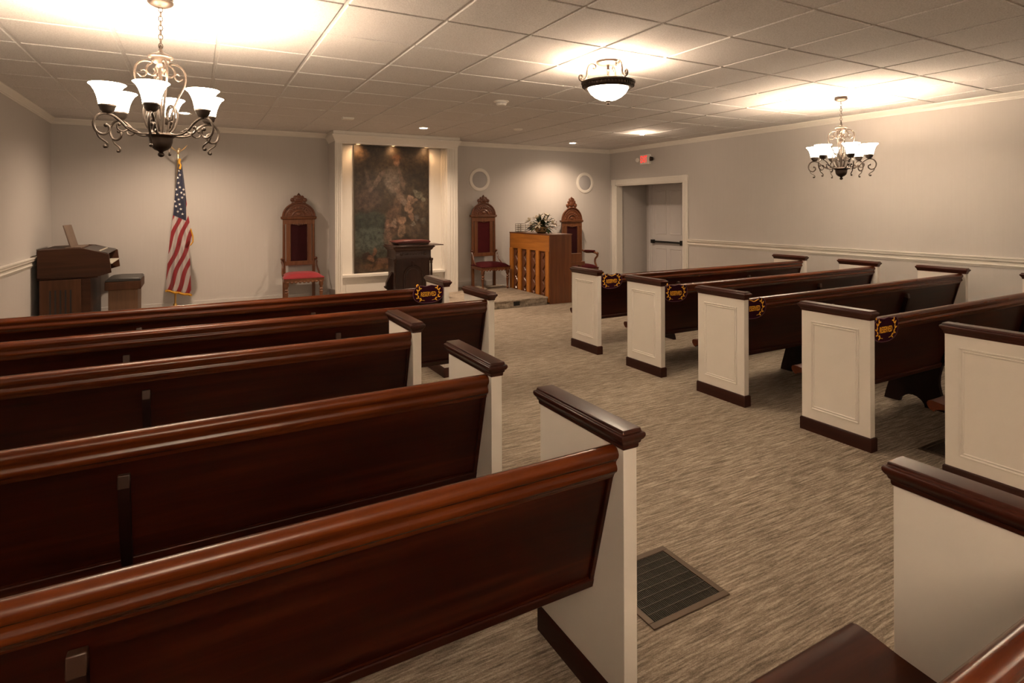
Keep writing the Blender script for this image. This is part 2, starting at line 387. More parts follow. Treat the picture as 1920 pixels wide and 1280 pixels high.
# floor level outlet box set into the riser
o = thing('outlet_plate', (4.42, PY+.02, .06), 'small dark outlet plate set in the riser of the carpeted platform', 'outlet')
MB().box(-.055, .055, -.008, 0, -.038, .038).build('plate', M['ventd'], o, bev=.002)
for q in (-.03, .012): MB().box(q, q+.018, -.011, -.008, -.015, .015).build('socket', M['black'], o)
# ------------------------------------------------------------------ painting niche (breast)
NX0, NX1, NF = 1.918, 3.965, 9.121
OX0, OX1, OZ1, ND = 2.022, 3.776, 2.60, .27        # recess opening
s_ = MB().box(NX0, OX0, NF, YB, 0, 2.70).box(OX1, NX1, NF, YB, 0, 2.70).box(OX0, OX1, NF, YB, OZ1, 2.70).box(OX0, OX1, NF+ND, YB, 0, OZ1)
struct(s_.build('wall_niche', M['trim'], smooth=0), 'white niche projecting from the back wall')
struct(MB().box(NX0-.004, NX0-.0005, NF+.02, YB, 0, 2.69).build('wall_niche_side', M['wall'], smooth=0))
t = MB()
for x0, x1 in ((NX0-.006, OX0), (OX1, NX1+.006)):   # fluted pilasters
    t.box(x0, x1, NF-.018, NF, 0, OZ1+.005)
    w = (x1-x0)
    for q in (.2, .45, .7): t.box(x0+w*q, x0+w*q+.012, NF-.026, NF-.018, .25, OZ1-.04)
t.box(NX0-.006, NX1+.006, NF-.02, NF, 2.57, 2.65)
cr2 = [(0, 2.60), (.008, 2.60), (.012, 2.622), (.020, 2.630), (.038, 2.668), (.044, 2.674), (.052, 2.690), (.052, 2.706), (.034, 2.712), (.034, CZ-.001), (0, CZ)]
t.stack(NX0-.004, NX1+.004, NF-.018, YB-.02, [(a_, b_) for a_, b_ in cr2[1:-1]])
# sill, wainscot in recess
t.box(OX0, OX1, NF+.13, NF+ND, 0, .46).box(OX0, OX1, NF+.08, NF+ND, .46, .50)
for q in (0, 1): 
    xa = OX0+.08+q*.86; 
    t.box(xa, xa+.72, NF+.122, NF+.13, .40, .415).box(xa, xa+.72, NF+.122, NF+.13, .17, .185).box(xa, xa+.015, NF+.122, NF+.13, .17, .41).box(xa+.705, xa+.72, NF+.122, NF+.13, .17, .41)
# recess side flutes
for xx, sg in ((OX1, -1), (OX0, 1)):
    for q in (.04, .09, .15, .20): t.box(min(xx, xx+sg*.012), max(xx, xx+sg*.012), NF+q, NF+q+.018, .5, OZ1)
t.box(OX0, OX1, NF, NF+.03, OZ1-.03, OZ1)
struct(t.build('trim_7', M['trim'], bev=.002), 'white pilasters, header and sill of the niche')
# painting
def paintmat():
    m, nt, b = newmat('oil_painting')
    tc = N(nt, 'ShaderNodeTexCoord')
    dn = N(nt, 'ShaderNodeTexNoise'); dn.inputs['Scale'].default_value = 7; dn.inputs['Detail'].default_value = 8
    nt.links.new(tc.outputs['Object'], dn.inputs['Vector'])
    sb = N(nt, 'ShaderNodeVectorMath', operation='SUBTRACT'); sb.inputs[1].default_value = (.5, .5, .5)
    nt.links.new(dn.outputs['Color'], sb.inputs[0])
    scv = N(nt, 'ShaderNodeVectorMath', operation='SCALE'); scv.inputs['Scale'].default_value = .13
    nt.links.new(sb.outputs[0], scv.inputs[0])
    ad = N(nt, 'ShaderNodeVectorMath', operation='ADD'); nt.links.new(tc.outputs['Object'], ad.inputs[0]); nt.links.new(scv.outputs[0], ad.inputs[1])
    n = N(nt, 'ShaderNodeTexNoise'); n.inputs['Scale'].default_value = 3.0; n.inputs['Detail'].default_value = 8; n.inputs['Roughness'].default_value = .65
    nt.links.new(ad.outputs[0], n.inputs['Vector'])
    r = ramp(nt, [(.33, (.018, .012, .006)), (.5, (.050, .032, .017)), (.68, (.10, .066, .038))]); nt.links.new(n.outputs['Fac'], r.inputs[0])
    cur = r.outputs[0]
    # soft shapes: u (0..1 left-right), v (0..1 top-bottom), radii, rotation, colour, strength
    Wd, Hd = 1.262, 2.09
    B = [(.2, .72, .34, .10, 0, (.085, .105, .085), .8), (.22, .58, .3, .07, 0, (.035, .048, .036), .8), (.25, .82, .3, .07, 0, (.11, .12, .095), .5),
         (.15, .42, .22, .09, 0, (.10, .06, .045), .6), (.55, .52, .07, .2, 10, (.13, .075, .048), .7), (.48, .62, .10, .16, 5, (.10, .055, .034), .7),
         (.42, .66, .035, .14, 8, (.18, .10, .065), .5), (.50, .27, .11, .10, -8, (.22, .17, .13), .75), (.50, .20, .15, .045, -25, (.19, .14, .10), .6),
         (.56, .33, .045, .1, -30, (.20, .13, .09), .45), (.56, .12, .05, .035, 0, (.26, .15, .10), .8), (.56, .085, .075, .028, 20, (.11, .05, .025), .8),
         (.30, .27, .035, .12, 35, (.22, .15, .11), .6), (.62, .25, .035, .09, -20, (.19, .12, .085), .6), (.17, .27, .03, .09, -15, (.14, .09, .07), .5),
         (.60, .40, .10, .02, 40, (.26, .19, .14), .4), (.73, .41, .045, .03, 0, (.30, .19, .13), .8), (.73, .48, .05, .05, 0, (.28, .17, .11), .8),
         (.75, .55, .03, .04, -15, (.26, .15, .10), .7), (.66, .44, .05, .02, 35, (.24, .18, .14), .6), (.80, .43, .05, .015, -25, (.28, .18, .12), .7),
         (.62, .585, .06, .032, 0, (.28, .17, .11), .8), (.62, .66, .06, .06, 12, (.27, .17, .11), .8), (.48, .63, .07, .015, 5, (.26, .16, .11), .7),
         (.52, .60, .03, .035, 0, (.30, .22, .16), .6), (.80, .66, .11, .07, 0, (.12, .08, .055), .6), (.86, .38, .06, .03, 0, (.22, .20, .14), .6),
         (.93, .41, .03, .02, 0, (.26, .24, .17), .6), (.81, .35, .03, .02, 0, (.24, .22, .16), .6), (.83, .56, .04, .025, 0, (.14, .12, .11), .6),
         (.93, .59, .04, .03, 0, (.12, .11, .09), .6), (.78, .61, .03, .02, 0, (.30, .26, .20), .6), (.15, .86, .06, .032, 0, (.045, .02, .010), .9),
         (.21, .88, .05, .026, 0, (.26, .13, .075), .75), (.25, .83, .03, .035, 0, (.22, .10, .055), .7), (.38, .90, .13, .028, -8, (.21, .11, .07), .75),
         (.28, .95, .18, .03, 0, (.20, .10, .05), .6), (.1, .95, .1, .03, 0, (.09, .05, .028), .6), (.46, .74, .03, .06, 0, (.21, .12, .08), .7), (.1, .07, .1, .05, 0, (.13, .07, .03), .5)]
    sep = N(nt, 'ShaderNodeSeparateXYZ'); nt.links.new(ad.outputs[0], sep.inputs[0])
    for u, v, ru, rv, rot, colr, st in B:
        mp = N(nt, 'ShaderNodeMapping', vector_type='TEXTURE')
        mp.inputs['Location'].default_value = ((u-.5)*Wd, 0, (.5-v)*Hd); mp.inputs['Rotation'].default_value = (0, radians(rot), 0)
        mp.inputs['Scale'].default_value = (ru*Wd*1.25, 1, rv*Hd*1.25)
        nt.links.new(ad.outputs[0], mp.inputs['Vector'])
        g = N(nt, 'ShaderNodeTexGradient', gradient_type='SPHERICAL'); nt.links.new(mp.outputs[0], g.inputs[0])
        mr = N(nt, 'ShaderNodeMapRange', interpolation_type='SMOOTHSTEP'); mr.inputs['From Min'].default_value = .05; mr.inputs['From Max'].default_value = .45; mr.inputs['To Max'].default_value = st
        nt.links.new(g.outputs['Fac'], mr.inputs['Value'])
        mx = N(nt, 'ShaderNodeMix'); mx.data_type = 'RGBA'; nt.links.new(mr.outputs[0], mx.inputs[0]); nt.links.new(cur, mx.inputs[6]); mx.inputs[7].default_value = (*colr, 1)
        cur = mx.outputs[2]
    n3 = N(nt, 'ShaderNodeTexNoise'); n3.inputs['Scale'].default_value = 16; n3.inputs['Detail'].default_value = 9; n3.inputs['Roughness'].default_value = .7; nt.links.new(tc.outputs['Object'], n3.inputs['Vector'])
    mr = N(nt, 'ShaderNodeMapRange'); mr.inputs['To Min'].default_value = .55; mr.inputs['To Max'].default_value = 1.45; nt.links.new(n3.outputs['Fac'], mr.inputs['Value'])
    mr.inputs['From Min'].default_value = .3; mr.inputs['From Max'].default_value = .7; mr.inputs['To Min'].default_value = .12; mr.inputs['To Max'].default_value = .95
    hs = N(nt, 'ShaderNodeHueSaturation'); nt.links.new(cur, hs.inputs['Color']); nt.links.new(mr.outputs[0], hs.inputs['Value'])
    nt.links.new(hs.outputs[0], b.inputs['Base Color']); b.inputs['Roughness'].default_value = .42
    return m
pn = thing('painting', (2.903, NF+ND-.005, 1.528), 'tall dark oil painting of robed woman and cherubs, recessed in the white niche', 'painting')
MB().box(-.628, .628, -.022, -.002, -1.04, 1.04).build('canvas', paintmat(), pn, smooth=0)
fr = MB(); w = .012
fr.box(-.64, -.628, -.03, 0, -1.052, 1.052).box(.628, .64, -.03, 0, -1.052, 1.052).box(-.628, .628, -.03, 0, 1.04, 1.052).box(-.628, .628, -.03, 0, -1.052, -1.04)
fr.build('picture_frame', mat('dark_frame', (.05, .035, .02), .4), pn)
# three small lamps hidden in the top of the niche
for i, (x, lab) in enumerate(((2.32, 'left'), (2.90, 'middle'), (3.48, 'right'))):
    o = thing('accent_light', (x, NF+.16, OZ1), 'small warm accent lamp recessed in niche top, the %s one of three' % lab, 'light', 'accent lamps in the niche top')
    MB().lathe([(.045, -.012), (.05, -.012), (.05, 0), (.045, 0)], close=False).build('ring', M['white'], o)
    MB().lathe([(.04, -.004), (.04, 0)]).build('bulb', M['bulbwarm'], o)
    lamp('accent_glow', (0, 0, -.03), 1.7, (1, .58, .28), .03, o, 'SPOT', spot_size=radians(150), spot_blend=1)
# ================================================================== PEWS
def post_parts(parent, x0, x1, y0, y1, face):
    """end panel with cap and base board; face = -1 / +1 side carrying the moulded frame"""
    m = MB().box(x0, x1, y0, y1, .01, .832)
    xo = x0 if face < 0 else x1; s = -1 if face < 0 else 1
    pa, pb, za, zb = y0+.07, y1-.067, .155, .762
    m.frame_x(xo, s, pa, pb, za, zb, .014, .007).frame_x(xo, s, pa+.016, pb-.016, za+.016, zb-.016, .012, .005)
    e = m.build('end_panel', M['post'], parent, bev=.0015)
    MB().stack(x0, x1, y0, y1, [(.003, .826), (.005, .832), (.005, .840), (.009, .843), (.011, .850), (.016, .855), (.0195, .862), (.020, .868), (.018, .874), (.011, .876), (.009, .886), (.003, .8868)]).build('end_cap', M['cap'], e, bev=.002)
    MB().stack(x0, x1, y0, y1, [(.010, 0), (.010, .078), (.006, .086), (.001, .088)]).build('base_board', M['base'], e, bev=.001)
    return e
RAILP = [(.050, .8285), (.040, .8275), (.030, .823), (.023, .8145), (.020, .805), (.022, .796), (.028, .788), (.033, .781), (.033, .774), (.029, .768), (.027, .760), (.030, .751), (.038, .745), (.043, .737), (.047, .728), (.068, .724), (.076, .735), (.079, .760), (.078, .79), (.073, .812), (.062, .824)]
LEGP = [(.046, .684), (.068, .684), (.128, .455), (.168, .345), (.185, .365), (.515, .385), (.505, .34), (.50, .27), (.508, .20), (.53, .12), (.55, .05), (.56, 0), (.446, 0), (.436, .03), (.41, .055), (.378, .071), (.348, .075), (.318, .069), (.288, .05), (.268, .025), (.262, 0), (.112, 0), (.12, .03), (.14, .08), (.157, .14), (.168, .20), (.165, .26), (.148, .34), (.130, .375), (.104, .43), (.078, .50), (.055, .58), (.040, .64)]
def back_y(z): return .052+(.73-z)*.273
def pew(x0, x1, yn, sup, label, aisle, group, other=True):
    """x0,x1 inner faces of the end panels; yn rear edge; sup = x of the trestle legs"""
    t = thing('pew', (x0, yn, 0), label, 'pew', group); L = x1-x0
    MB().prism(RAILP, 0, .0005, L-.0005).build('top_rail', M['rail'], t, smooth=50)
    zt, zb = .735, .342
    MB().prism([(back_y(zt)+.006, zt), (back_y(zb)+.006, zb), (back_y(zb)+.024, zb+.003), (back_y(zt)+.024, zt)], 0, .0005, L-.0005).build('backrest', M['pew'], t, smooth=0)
    g = MB().prism([(back_y(.370)-.004, .370), (back_y(.365)-.008, .365), (back_y(.340)-.008, .340), (back_y(.337), .334), (back_y(.337)+.03, .337), (back_y(.370)+.006, .370)], 0, .0005, L-.0005)
    for xa, xb in ((.0005, .016), (L-.016, L-.0005)):
        g.prism([(back_y(.735)-.006, .735), (back_y(.365)-.006, .365), (back_y(.365)+.01, .365), (back_y(.735)+.01, .735)], 0, xa, xb)
    g.build('back_frame', M['pew'], t, bev=.002)
    MB().prism([(.150, .372), (.30, .384), (.45, .397), (.53, .409), (.56, .410), (.575, .404), (.581, .392), (.578, .376), (.562, .356), (.545, .350), (.535, .362), (.50, .372), (.30, .355), (.155, .345)], 0, .0005, L-.0005).build('seat', M['seat'], t, smooth=50)
    post_parts(t, -.05, 0, -.0, .465, -1)
    post_parts(t, L, L+.05, 0, .465, 1)
    for sx in sup:
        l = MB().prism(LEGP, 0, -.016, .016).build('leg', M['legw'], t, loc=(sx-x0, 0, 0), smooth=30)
        b = MB().prism([(.044, .688), (.068, .686), (.079, .655), (.038, .645)], 0, -.017, .017)
        b.build('bracket_tip', M['screw'], l, bev=.003)
    return t
GL, GR = 'pews left of the aisle', 'pews right of the aisle'
LX = -1.53
pL1 = pew(LX, 2.0, 4.90, (-.93+.58, .86), 'dark mahogany pew left of aisle nearest the altar, reserved sign on its end', 1, GL)
pL2 = pew(LX, 2.005, 4.005, (-.35, .87), 'dark mahogany pew left of aisle, second from altar, long like the one ahead', 1, GL)
pL3 = pew(LX, 1.10, 3.17, (-.200,), 'dark mahogany pew left of aisle, third from altar, shorter than the two ahead', 1, GL)
pL4 = pew(LX, 1.10, 2.175, (-.200,), 'dark mahogany pew left of aisle, second from the camera, upright bracket on its back', 1, GL)
pL5 = pew(LX, 1.105, 1.325, (-.200,), 'nearest mahogany pew left of aisle, glossy rail crossing the lower left', 1, GL)
pL6 = pew(LX, 1.569, .355, (.0,), 'pew cut by the bottom edge, brown seat corner beside large white end', 1, GL)
for ch in pL6.children:
    if ch.name.startswith(('top_rail', 'back')): ch.location.y = .027
pR1 = pew(3.765, 7.18, 4.865, (4.93, 6.15), 'mahogany pew right of aisle nearest the piano, reserved sign at its end', -1, GR)
pR2 = pew(3.765, 7.18, 3.925, (4.93, 6.15), 'mahogany pew right of aisle, second from the piano, white panelled end', -1, GR)
pR3 = pew(3.765, 7.18, 3.020, (4.93, 6.15), 'mahogany pew right of aisle, third from the piano, sign half behind its end', -1, GR)
pR4 = pew(3.765, 7.18, 2.075, (4.93, 6.15), 'mahogany pew right of aisle, fourth from the piano, arched trestle leg visible', -1, GR)
pR5 = pew(3.765, 7.18, 1.20, (4.93, 6.15), 'pew right of aisle cut by the right frame edge, large panelled end', -1, GR)
# ================================================================== RESERVED signs
def outline(kind, clip=None):
    P = []
    a, b_ = .143, .086
    for k in range(56):
        t_ = 2*pi*k/56; c_, s_ = cos(t_), sin(t_)
        e = .8
        x = a*(abs(c_)**e)*(1 if c_ >= 0 else -1); z = b_*(abs(s_)**e)*(1 if s_ >= 0 else -1)
        if z > 0:
            z = min(z, .068)
            if kind == 1: z -= .022*math.exp(-(x/.045)**2); z += .010*math.exp(-((abs(x)-.06)/.02)**2)
            else: z += .004*sin(x*60)
        if clip is not None: x = max(x, clip)
        P.append((x, z))
    return P
def sign(x, y, z, rx, ry, kind, label, clip=None):
    t = thing('reserved_sign', (x, y, z), label, 'sign', 'reserved signs on the pew ends'); t.rotation_euler = (rx, ry, 0)
    ol = outline(kind, clip)
    MB().prism(ol, 1, -.004, .004).build('plaque', M['purple'], t, bev=.001)
    MB().tube([(px, -.002, pz) for px, pz in ol], .0032, seg=6, smooth=1, closed=True).build('piping', M['piping'], t)
    m4 = Matrix.Translation((0, -.0045, -.008)) @ Matrix.Rotation(pi/2, 4, 'X')
    if clip is not None: m4 = Matrix.Translation((.010, 0, 0)) @ m4
    text_mesh('lettering', 'RESERVED' if clip is None else 'ESERVED', .056, .0010, M['yarn'], t, m4, sx=.58, off=.0006)
    for s in ((-1, 1) if clip is None else (1,)):
        m = MB()
        stem = [(s*.035, -.062), (s*.065, -.055), (s*.092, -.035), (s*.105, -.005), (s*.100, .025), (s*.085, .045)]
        m.tube([(px, -.0055, pz) for px, pz in stem], .0016, seg=5, smooth=2)
        for i in range(1, len(stem)):
            px, pz = stem[i]; dx, dz = stem[i][0]-stem[i-1][0], stem[i][1]-stem[i-1][1]; an = math.atan2(dz, dx)
            for sd in (-1, 1):
                a2 = an+sd*.75; c_ = (px+cos(a2)*.011, -.006, pz+sin(a2)*.011)
                m.ball(c_, .0125, 1, .12, .42, u=8, v=6, M4=Matrix.Rotation(-a2, 4, 'Y'))
        m.build('laurel_branch', M['yarn'], t)
    # loop of gold cord hooked over the rail
    m = MB()
    if kind == 1: m.tube([(max(-.06, -.06 if clip is None else clip), -.003, .066), (-.03, -.006, .058), (0, -.004, .048), (.03, -.006, .058), (.06, -.003, .066)], .003, seg=6)
    if clip is None: m.tube([(-.105, .0, .06), (-.112, .0, .074), (-.100, .01, .082), (-.088, .02, .076)], .0045, seg=6)
    m.build('cord', M['yarn'], t)
sign(1.85, 4.914, .779, radians(3), 0, 0, 'purple reserved sign on the pew left of aisle nearest the altar')
sign(3.913, 4.880, .768, radians(3), 0, 1, 'purple reserved sign on the pew right of aisle beside the red chair and piano')
sign(3.912, 3.940, .757, radians(3), radians(2), 0, 'purple reserved sign on second pew right of aisle, lettering fully visible')
sign(3.838, 3.034, .757, radians(3), 0, 1, 'purple reserved sign on third pew right of aisle, left third hidden by white end', clip=-.070)
sign(3.913, 2.090, .757, radians(3), 0, 0, 'purple reserved sign on the fourth pew right of aisle, nearest the camera')
# ================================================================== CHANDELIERS
def chandelier(x, y, rot, label, dim=1):
    t = thing('chandelier', (x, y, 0), label, 'chandelier', 'bronze chandeliers')
    MB().lathe([(.001, CZ-.052), (.03, CZ-.05), (.055, CZ-.038), (.066, CZ-.028), (.068, CZ-.02), (.062, CZ-.012), (.066, CZ-.001), (.02, CZ)], seg=28).build('canopy', M['bronze'], t)
    ch = MB(); n = 9; z1, z0 = CZ-.05, 2.475; st = (z1-z0)/n
    for i in range(n):
        zc = z0+st*(i+.5); h = st*.66; w = .011
        pts = [(w*cos(a), 0, h*sin(a)) for a in [2*pi*q/10 for q in range(10)]]
        R_ = Matrix.Rotation(pi/2*(i % 2)+.3, 4, 'Z')
        ch.tube([Vector((0, 0, zc))+R_ @ Vector(p_) for p_ in pts], .0026, seg=5, smooth=1, closed=True)
    ch.build('chain', M['bronze'], t)
    MB().lathe([(.003, 2.495), (.007, 2.49), (.008, 2.47), (.016, 2.455), (.020, 2.45), (.038, 2.442), (.062, 2.43), (.066, 2.422), (.062, 2.416), (.050, 2.413), (.047, 2.398), (.036, 2.388), (.026, 2.382), (.022, 2.37), (.012, 2.36), (.010, 2.30), (.014, 2.29), (.022, 2.27), (.012, 2.25), (.009, 2.15), (.013, 2.12), (.02, 2.10), (.012, 2.07), (.012, 1.99), (.03, 1.975)], seg=24).build('stem', M['bronze'], t)
    MB().lathe([(.028, 1.985), (.075, 1.978), (.078, 1.970), (.070, 1.962), (.060, 1.955), (.058, 1.93), (.050, 1.905), (.034, 1.888), (.016, 1.880), (.010, 1.872), (.016, 1.866), (.017, 1.856), (.010, 1.848), (.002, 1.845)], seg=28).build('bottom_bowl', M['bronzed'], t)
    for q in range(4):    # cage scrolls
        a = radians(45+90*q)-.5052; m = MB()
        P = lambda r, z: (r*cos(a), r*sin(a), z)
        m.tube([P(.035, 2.355), P(.026, 2.335), P(.036, 2.315), P(.058, 2.318), P(.072, 2.34), P(.064, 2.366), P(.045, 2.385), P(.068, 2.392), P(.098, 2.385), P(.122, 2.36), P(.130, 2.32), P(.122, 2.27), P(.095, 2.21), P(.068, 2.14), P(.045, 2.06), P(.030, 1.985)], .0062, seg=7, smooth=3)
        m.tube([P(.115, 2.315), P(.098, 2.30), P(.08, 2.305), P(.072, 2.325), P(.084, 2.34), P(.10, 2.332)], .0045, seg=6)
        m.build('cage_scroll', M['bronze'], t)
    R0 = .265; KR = .265/.325
    for q in range(6):
        a = rot+2*pi*q/6; m = MB(); P = lambda r, z: (r*KR*cos(a), r*KR*sin(a), z)
        m.tube([P(.03, 2.075), P(.015+.05, 2.115), P(.085, 2.10), P(.088, 2.07), P(.070, 2.055), P(.052, 2.068), P(.045, 2.10), P(.06, 2.135), P(.09, 2.14), P(.108, 2.11), P(.105, 2.06), P(.085, 2.01), P(.055, 1.985)][2:], .006, seg=7)
        m.tube([P(.05, 1.985), P(.10, 1.972), P(.16, 1.975), P(.21, 1.995), P(.25, 2.03), P(.29, 2.055), P(.335, 2.065), P(.38, 2.05), P(.405, 2.01), P(.39, 1.965), P(.35, 1.95), P(.318, 1.968), P(.318, 1.995), P(.338, 2.003)], .0068, seg=7)
        m.tube([P(.39, 1.97), P(.375, 1.935), P(.345, 1.915), P(.325, 1.90), P(.328, 1.882), P(.342, 1.882)], .005, seg=6)
        m.tube([P(.20, 1.992), P(.235, 1.975), P(.265, 1.985), P(.27, 2.01), P(.255, 2.018)], .0045, seg=6)
        m.ball(P(.340, 1.885), .010).ball(P(.334, 2.0), .011).ball(P(.258, 2.012), .009)
        for rr, zz in ((.165, 1.985), (.195, 1.998)): m.ball(P(rr, zz), .018, 1, .35, .45, u=8, v=6, M4=Matrix.Rotation(a, 4, 'Z') @ Matrix.Rotation(-.5, 4, 'Y'))
        arm = m.build('arm', M['bronze'], t)
        cx, cy = R0*cos(a), R0*sin(a)
        MB().lathe([(.006, 2.058), (.010, 2.066), (.022, 2.07), (.034, 2.084), (.038, 2.100), (.042, 2.104), (.042, 2.112), (.034, 2.114)], (cx, cy, 0), 20).build('lamp_cup', M['bronze'], arm)
        MB().lathe([(.036, 2.106), (.041, 2.110), (.044, 2.13), (.050, 2.158), (.060, 2.186), (.074, 2.210), (.088, 2.222), (.086, 2.224), (.072, 2.214), (.057, 2.190), (.047, 2.158), (.041, 2.13), (.036, 2.112)], (cx, cy, 0), 28, close=False).build('glass_shade', M['shade'], arm)
        lamp('bulb_light', (cx, cy, 2.195), P_CHAND*dim, WARM, .028, arm)
    return t
chandelier(-.165, 3.90, radians(23), 'large nearer chandelier hanging at upper left above the pews')
chandelier(6.276, 3.81, radians(51), 'smaller looking chandelier on longer chain near the right wall', .75)
# flush bowl fixture
t = thing('bowl_ceiling_light', (3.02, 3.80, 0), 'semi flush bowl ceiling light with dark bronze band and scrolls', 'ceiling light')
MB().lathe([(.001, CZ-.03), (.05, CZ-.03), (.085, CZ-.026), (.098, CZ-.018), (.102, CZ-.006), (.10, CZ)], seg=32).build('canopy', M['bronzed'], t)
MB().lathe([(.010, 2.735), (.012, 2.70), (.018, 2.69), (.012, 2.68), (.010, 2.65), (.016, 2.64), (.010, 2.63), (.01, 2.58)], seg=16).build('stem', M['bronze'], t)
band = MB().lathe([(.165, 2.535), (.19, 2.532), (.195, 2.542), (.206, 2.55), (.210, 2.565), (.222, 2.575), (.224, 2.588), (.214, 2.594), (.20, 2.596), (.185, 2.59), (.175, 2.56)], seg=48, close=False)
for q in range(48):
    a = 2*pi*q/48; band.ball((.211*cos(a), .211*sin(a), 2.56), .010, .55, .55, 1.4, u=6, v=5)
band.build('bronze_band', M['bronzed'], t)
MB().lathe([(.001, 2.432), (.03, 2.434), (.07, 2.445), (.11, 2.466), (.145, 2.497), (.168, 2.535), (.17, 2.552), (.163, 2.552), (.16, 2.536), (.138, 2.502), (.105, 2.472), (.06, 2.452), (.001, 2.445)], seg=40, close=False).build('glass_bowl', M['shade'], t)
MB().lathe([(.002, 2.434), (.022, 2.436), (.024, 2.428), (.010, 2.422), (.014, 2.412), (.008, 2.404), (.002, 2.402)], seg=16).build('finial', M['bronzed'], t)
for q in range(3):
    a = -.5052+pi+2*pi*q/3+.0; P = lambda r, z: (r*cos(a), r*sin(a), z)
    m = MB()
    m.tube([P(.225, 2.615), P(.212, 2.632), P(.222, 2.648), P(.238, 2.64), P(.236, 2.612), P(.215, 2.60), P(.195, 2.61), P(.178, 2.64), P(.175, 2.68), P(.165, 2.72), P(.14, 2.742), P(.11, 2.735), P(.10, 2.715), P(.112, 2.70), P(.128, 2.708)], .008, seg=7)
    m.build('scroll_arm', M['bronze'], t)
lamp('bowl_light', (0, 0, 2.60), P_FLUSH, WARM, .05, t)
# small ceiling things
def downlight(x, y, label, power, ang=125, dome=False, mt='bulb'):
    o = thing('recessed_light', (x, y, CZ), label, 'ceiling light', 'small round ceiling lights')
    MB().lathe([(.062, -.003), (.088, -.006), (.092, 0), (.062, .0)], seg=32, close=False).build('trim_ring', M['white'], o)
    if dome:
        MB().lathe([(.001, -.045), (.025, -.042), (.045, -.028), (.058, -.006), (.06, 0)], seg=24).build('bulb', M[mt], o)
        lamp('glow', (0, 0, -.09), power, WARM, .03, o)
    else:
        MB().lathe([(.001, -.009), (.03, -.008), (.055, -.004), (.06, 0)], seg=24).build('bulb', M[mt], o)
        lamp('glow', (0, 0, -.03), power, WARM, .04, o, 'SPOT', spot_size=radians(ang), spot_blend=.9)
    return o
downlight(3.036, 8.24, 'recessed ceiling light in front of the painting niche', 52, mt='bulbdim', ang=140)
downlight(6.19, 8.84, 'recessed ceiling light over the piano corner, bright white oval', 36, ang=150)
downlight(-.10, 8.35, 'recessed ceiling light above the flag, mostly hidden behind the nearer chandelier', 42, ang=160)
downlight(6.32, 7.09, 'protruding dome bulb light near the exit sign', 2.2, dome=True)
o = thing('smoke_detector', (3.067, 5.788, CZ), 'round white smoke detector in middle of the ceiling', 'smoke detector', None)
MB().lathe([(.001, -.05), (.05, -.048), (.062, -.03), (.07, -.012), (.085, -.008), (.088, 0)], seg=32).build('housing', M['white'], o)
MB().lathe([(.064, -.026), (.067, -.022), (.067, -.018), (.063, -.018)], seg=32, close=False).build('slot_ring', M['grey'], o)
o = thing('ceiling_sensor', (1.794, 7.747, CZ), 'small rectangular white sensor on ceiling left of the niche', 'sensor')
MB().box(-.075, .075, -.045, .045, -.028, 0).build('housing', M['white'], o, bev=.008)
o = thing('ceiling_speaker', (4.359, 7.685, CZ), 'low round white ceiling disc right of the niche', 'detector')
MB().lathe([(.001, -.024), (.05, -.022), (.07, -.01), (.075, 0)], seg=28).build('housing', M['white'], o)
# unseen chandeliers assumed behind the camera, added to light the pew backs
chandelier(-.02, -1.75, radians(10), 'chandelier over the rear of the room, behind the camera on the left', 3.5)
chandelier(5.2, -1.75, radians(40), 'chandelier over the rear of the room, behind the camera on the right', .8)
# ================================================================== EXIT sign
t = thing('exit_sign', (XR, 8.487, 2.482), 'lit red EXIT sign on right wall above the opening', 'exit sign')
MB().box(-.05, 0, -.135, .135, -.095, .095).build('housing', M['white'], t, bev=.006)
m4 = Matrix.Translation((-.0505, .022, -.001)) @ Matrix.Rotation(-pi/2, 4, 'Z') @ Matrix.Rotation(pi/2, 4, 'X')
text_mesh('lettering', 'EXIT', .185, .002, M['redlit'], t, m4, sx=.50, off=.003)
for s in (-1, 1):
    m4 = Matrix.Rotation(-pi/2, 4, 'Y') @ Matrix.Rotation(.35*s, 4, 'X')
    MB().tube([(-.03, s*.13, .0), (-.035, s*.16, .0)], .008, seg=8, smooth=1).lathe([(.02, -.03), (.035, -.02), (.042, .02), (.044, .03), (.03, .034)], (-.04, s*.19, 0), 20, m4).build('lamp_head', M['bronzed'] if s < 0 else M['white'], t)
# wall speakers
for x, z, lab in ((4.627, 2.079, 'round white in-wall speaker between niche and piano, above the left hand chair'), (7.02, 2.065, 'round white in-wall speaker nearest the right wall corner')):
    t = thing('wall_speaker', (x, YB, z), lab, 'speaker', 'round wall speakers')
    R_ = Matrix.Rotation(pi/2, 4, 'X')
    MB().lathe([(.15, 0), (.152, .012), (.17, .018), (.19, .016), (.208, .012), (.213, 0)], seg=48, M4=R_, close=False).build('bezel', M['trim'], t)
    MB().lathe([(.001, .010), (.14, .009), (.152, .004), (.152, 0)], seg=40, M4=R_).build('grille', M['grey'], t)
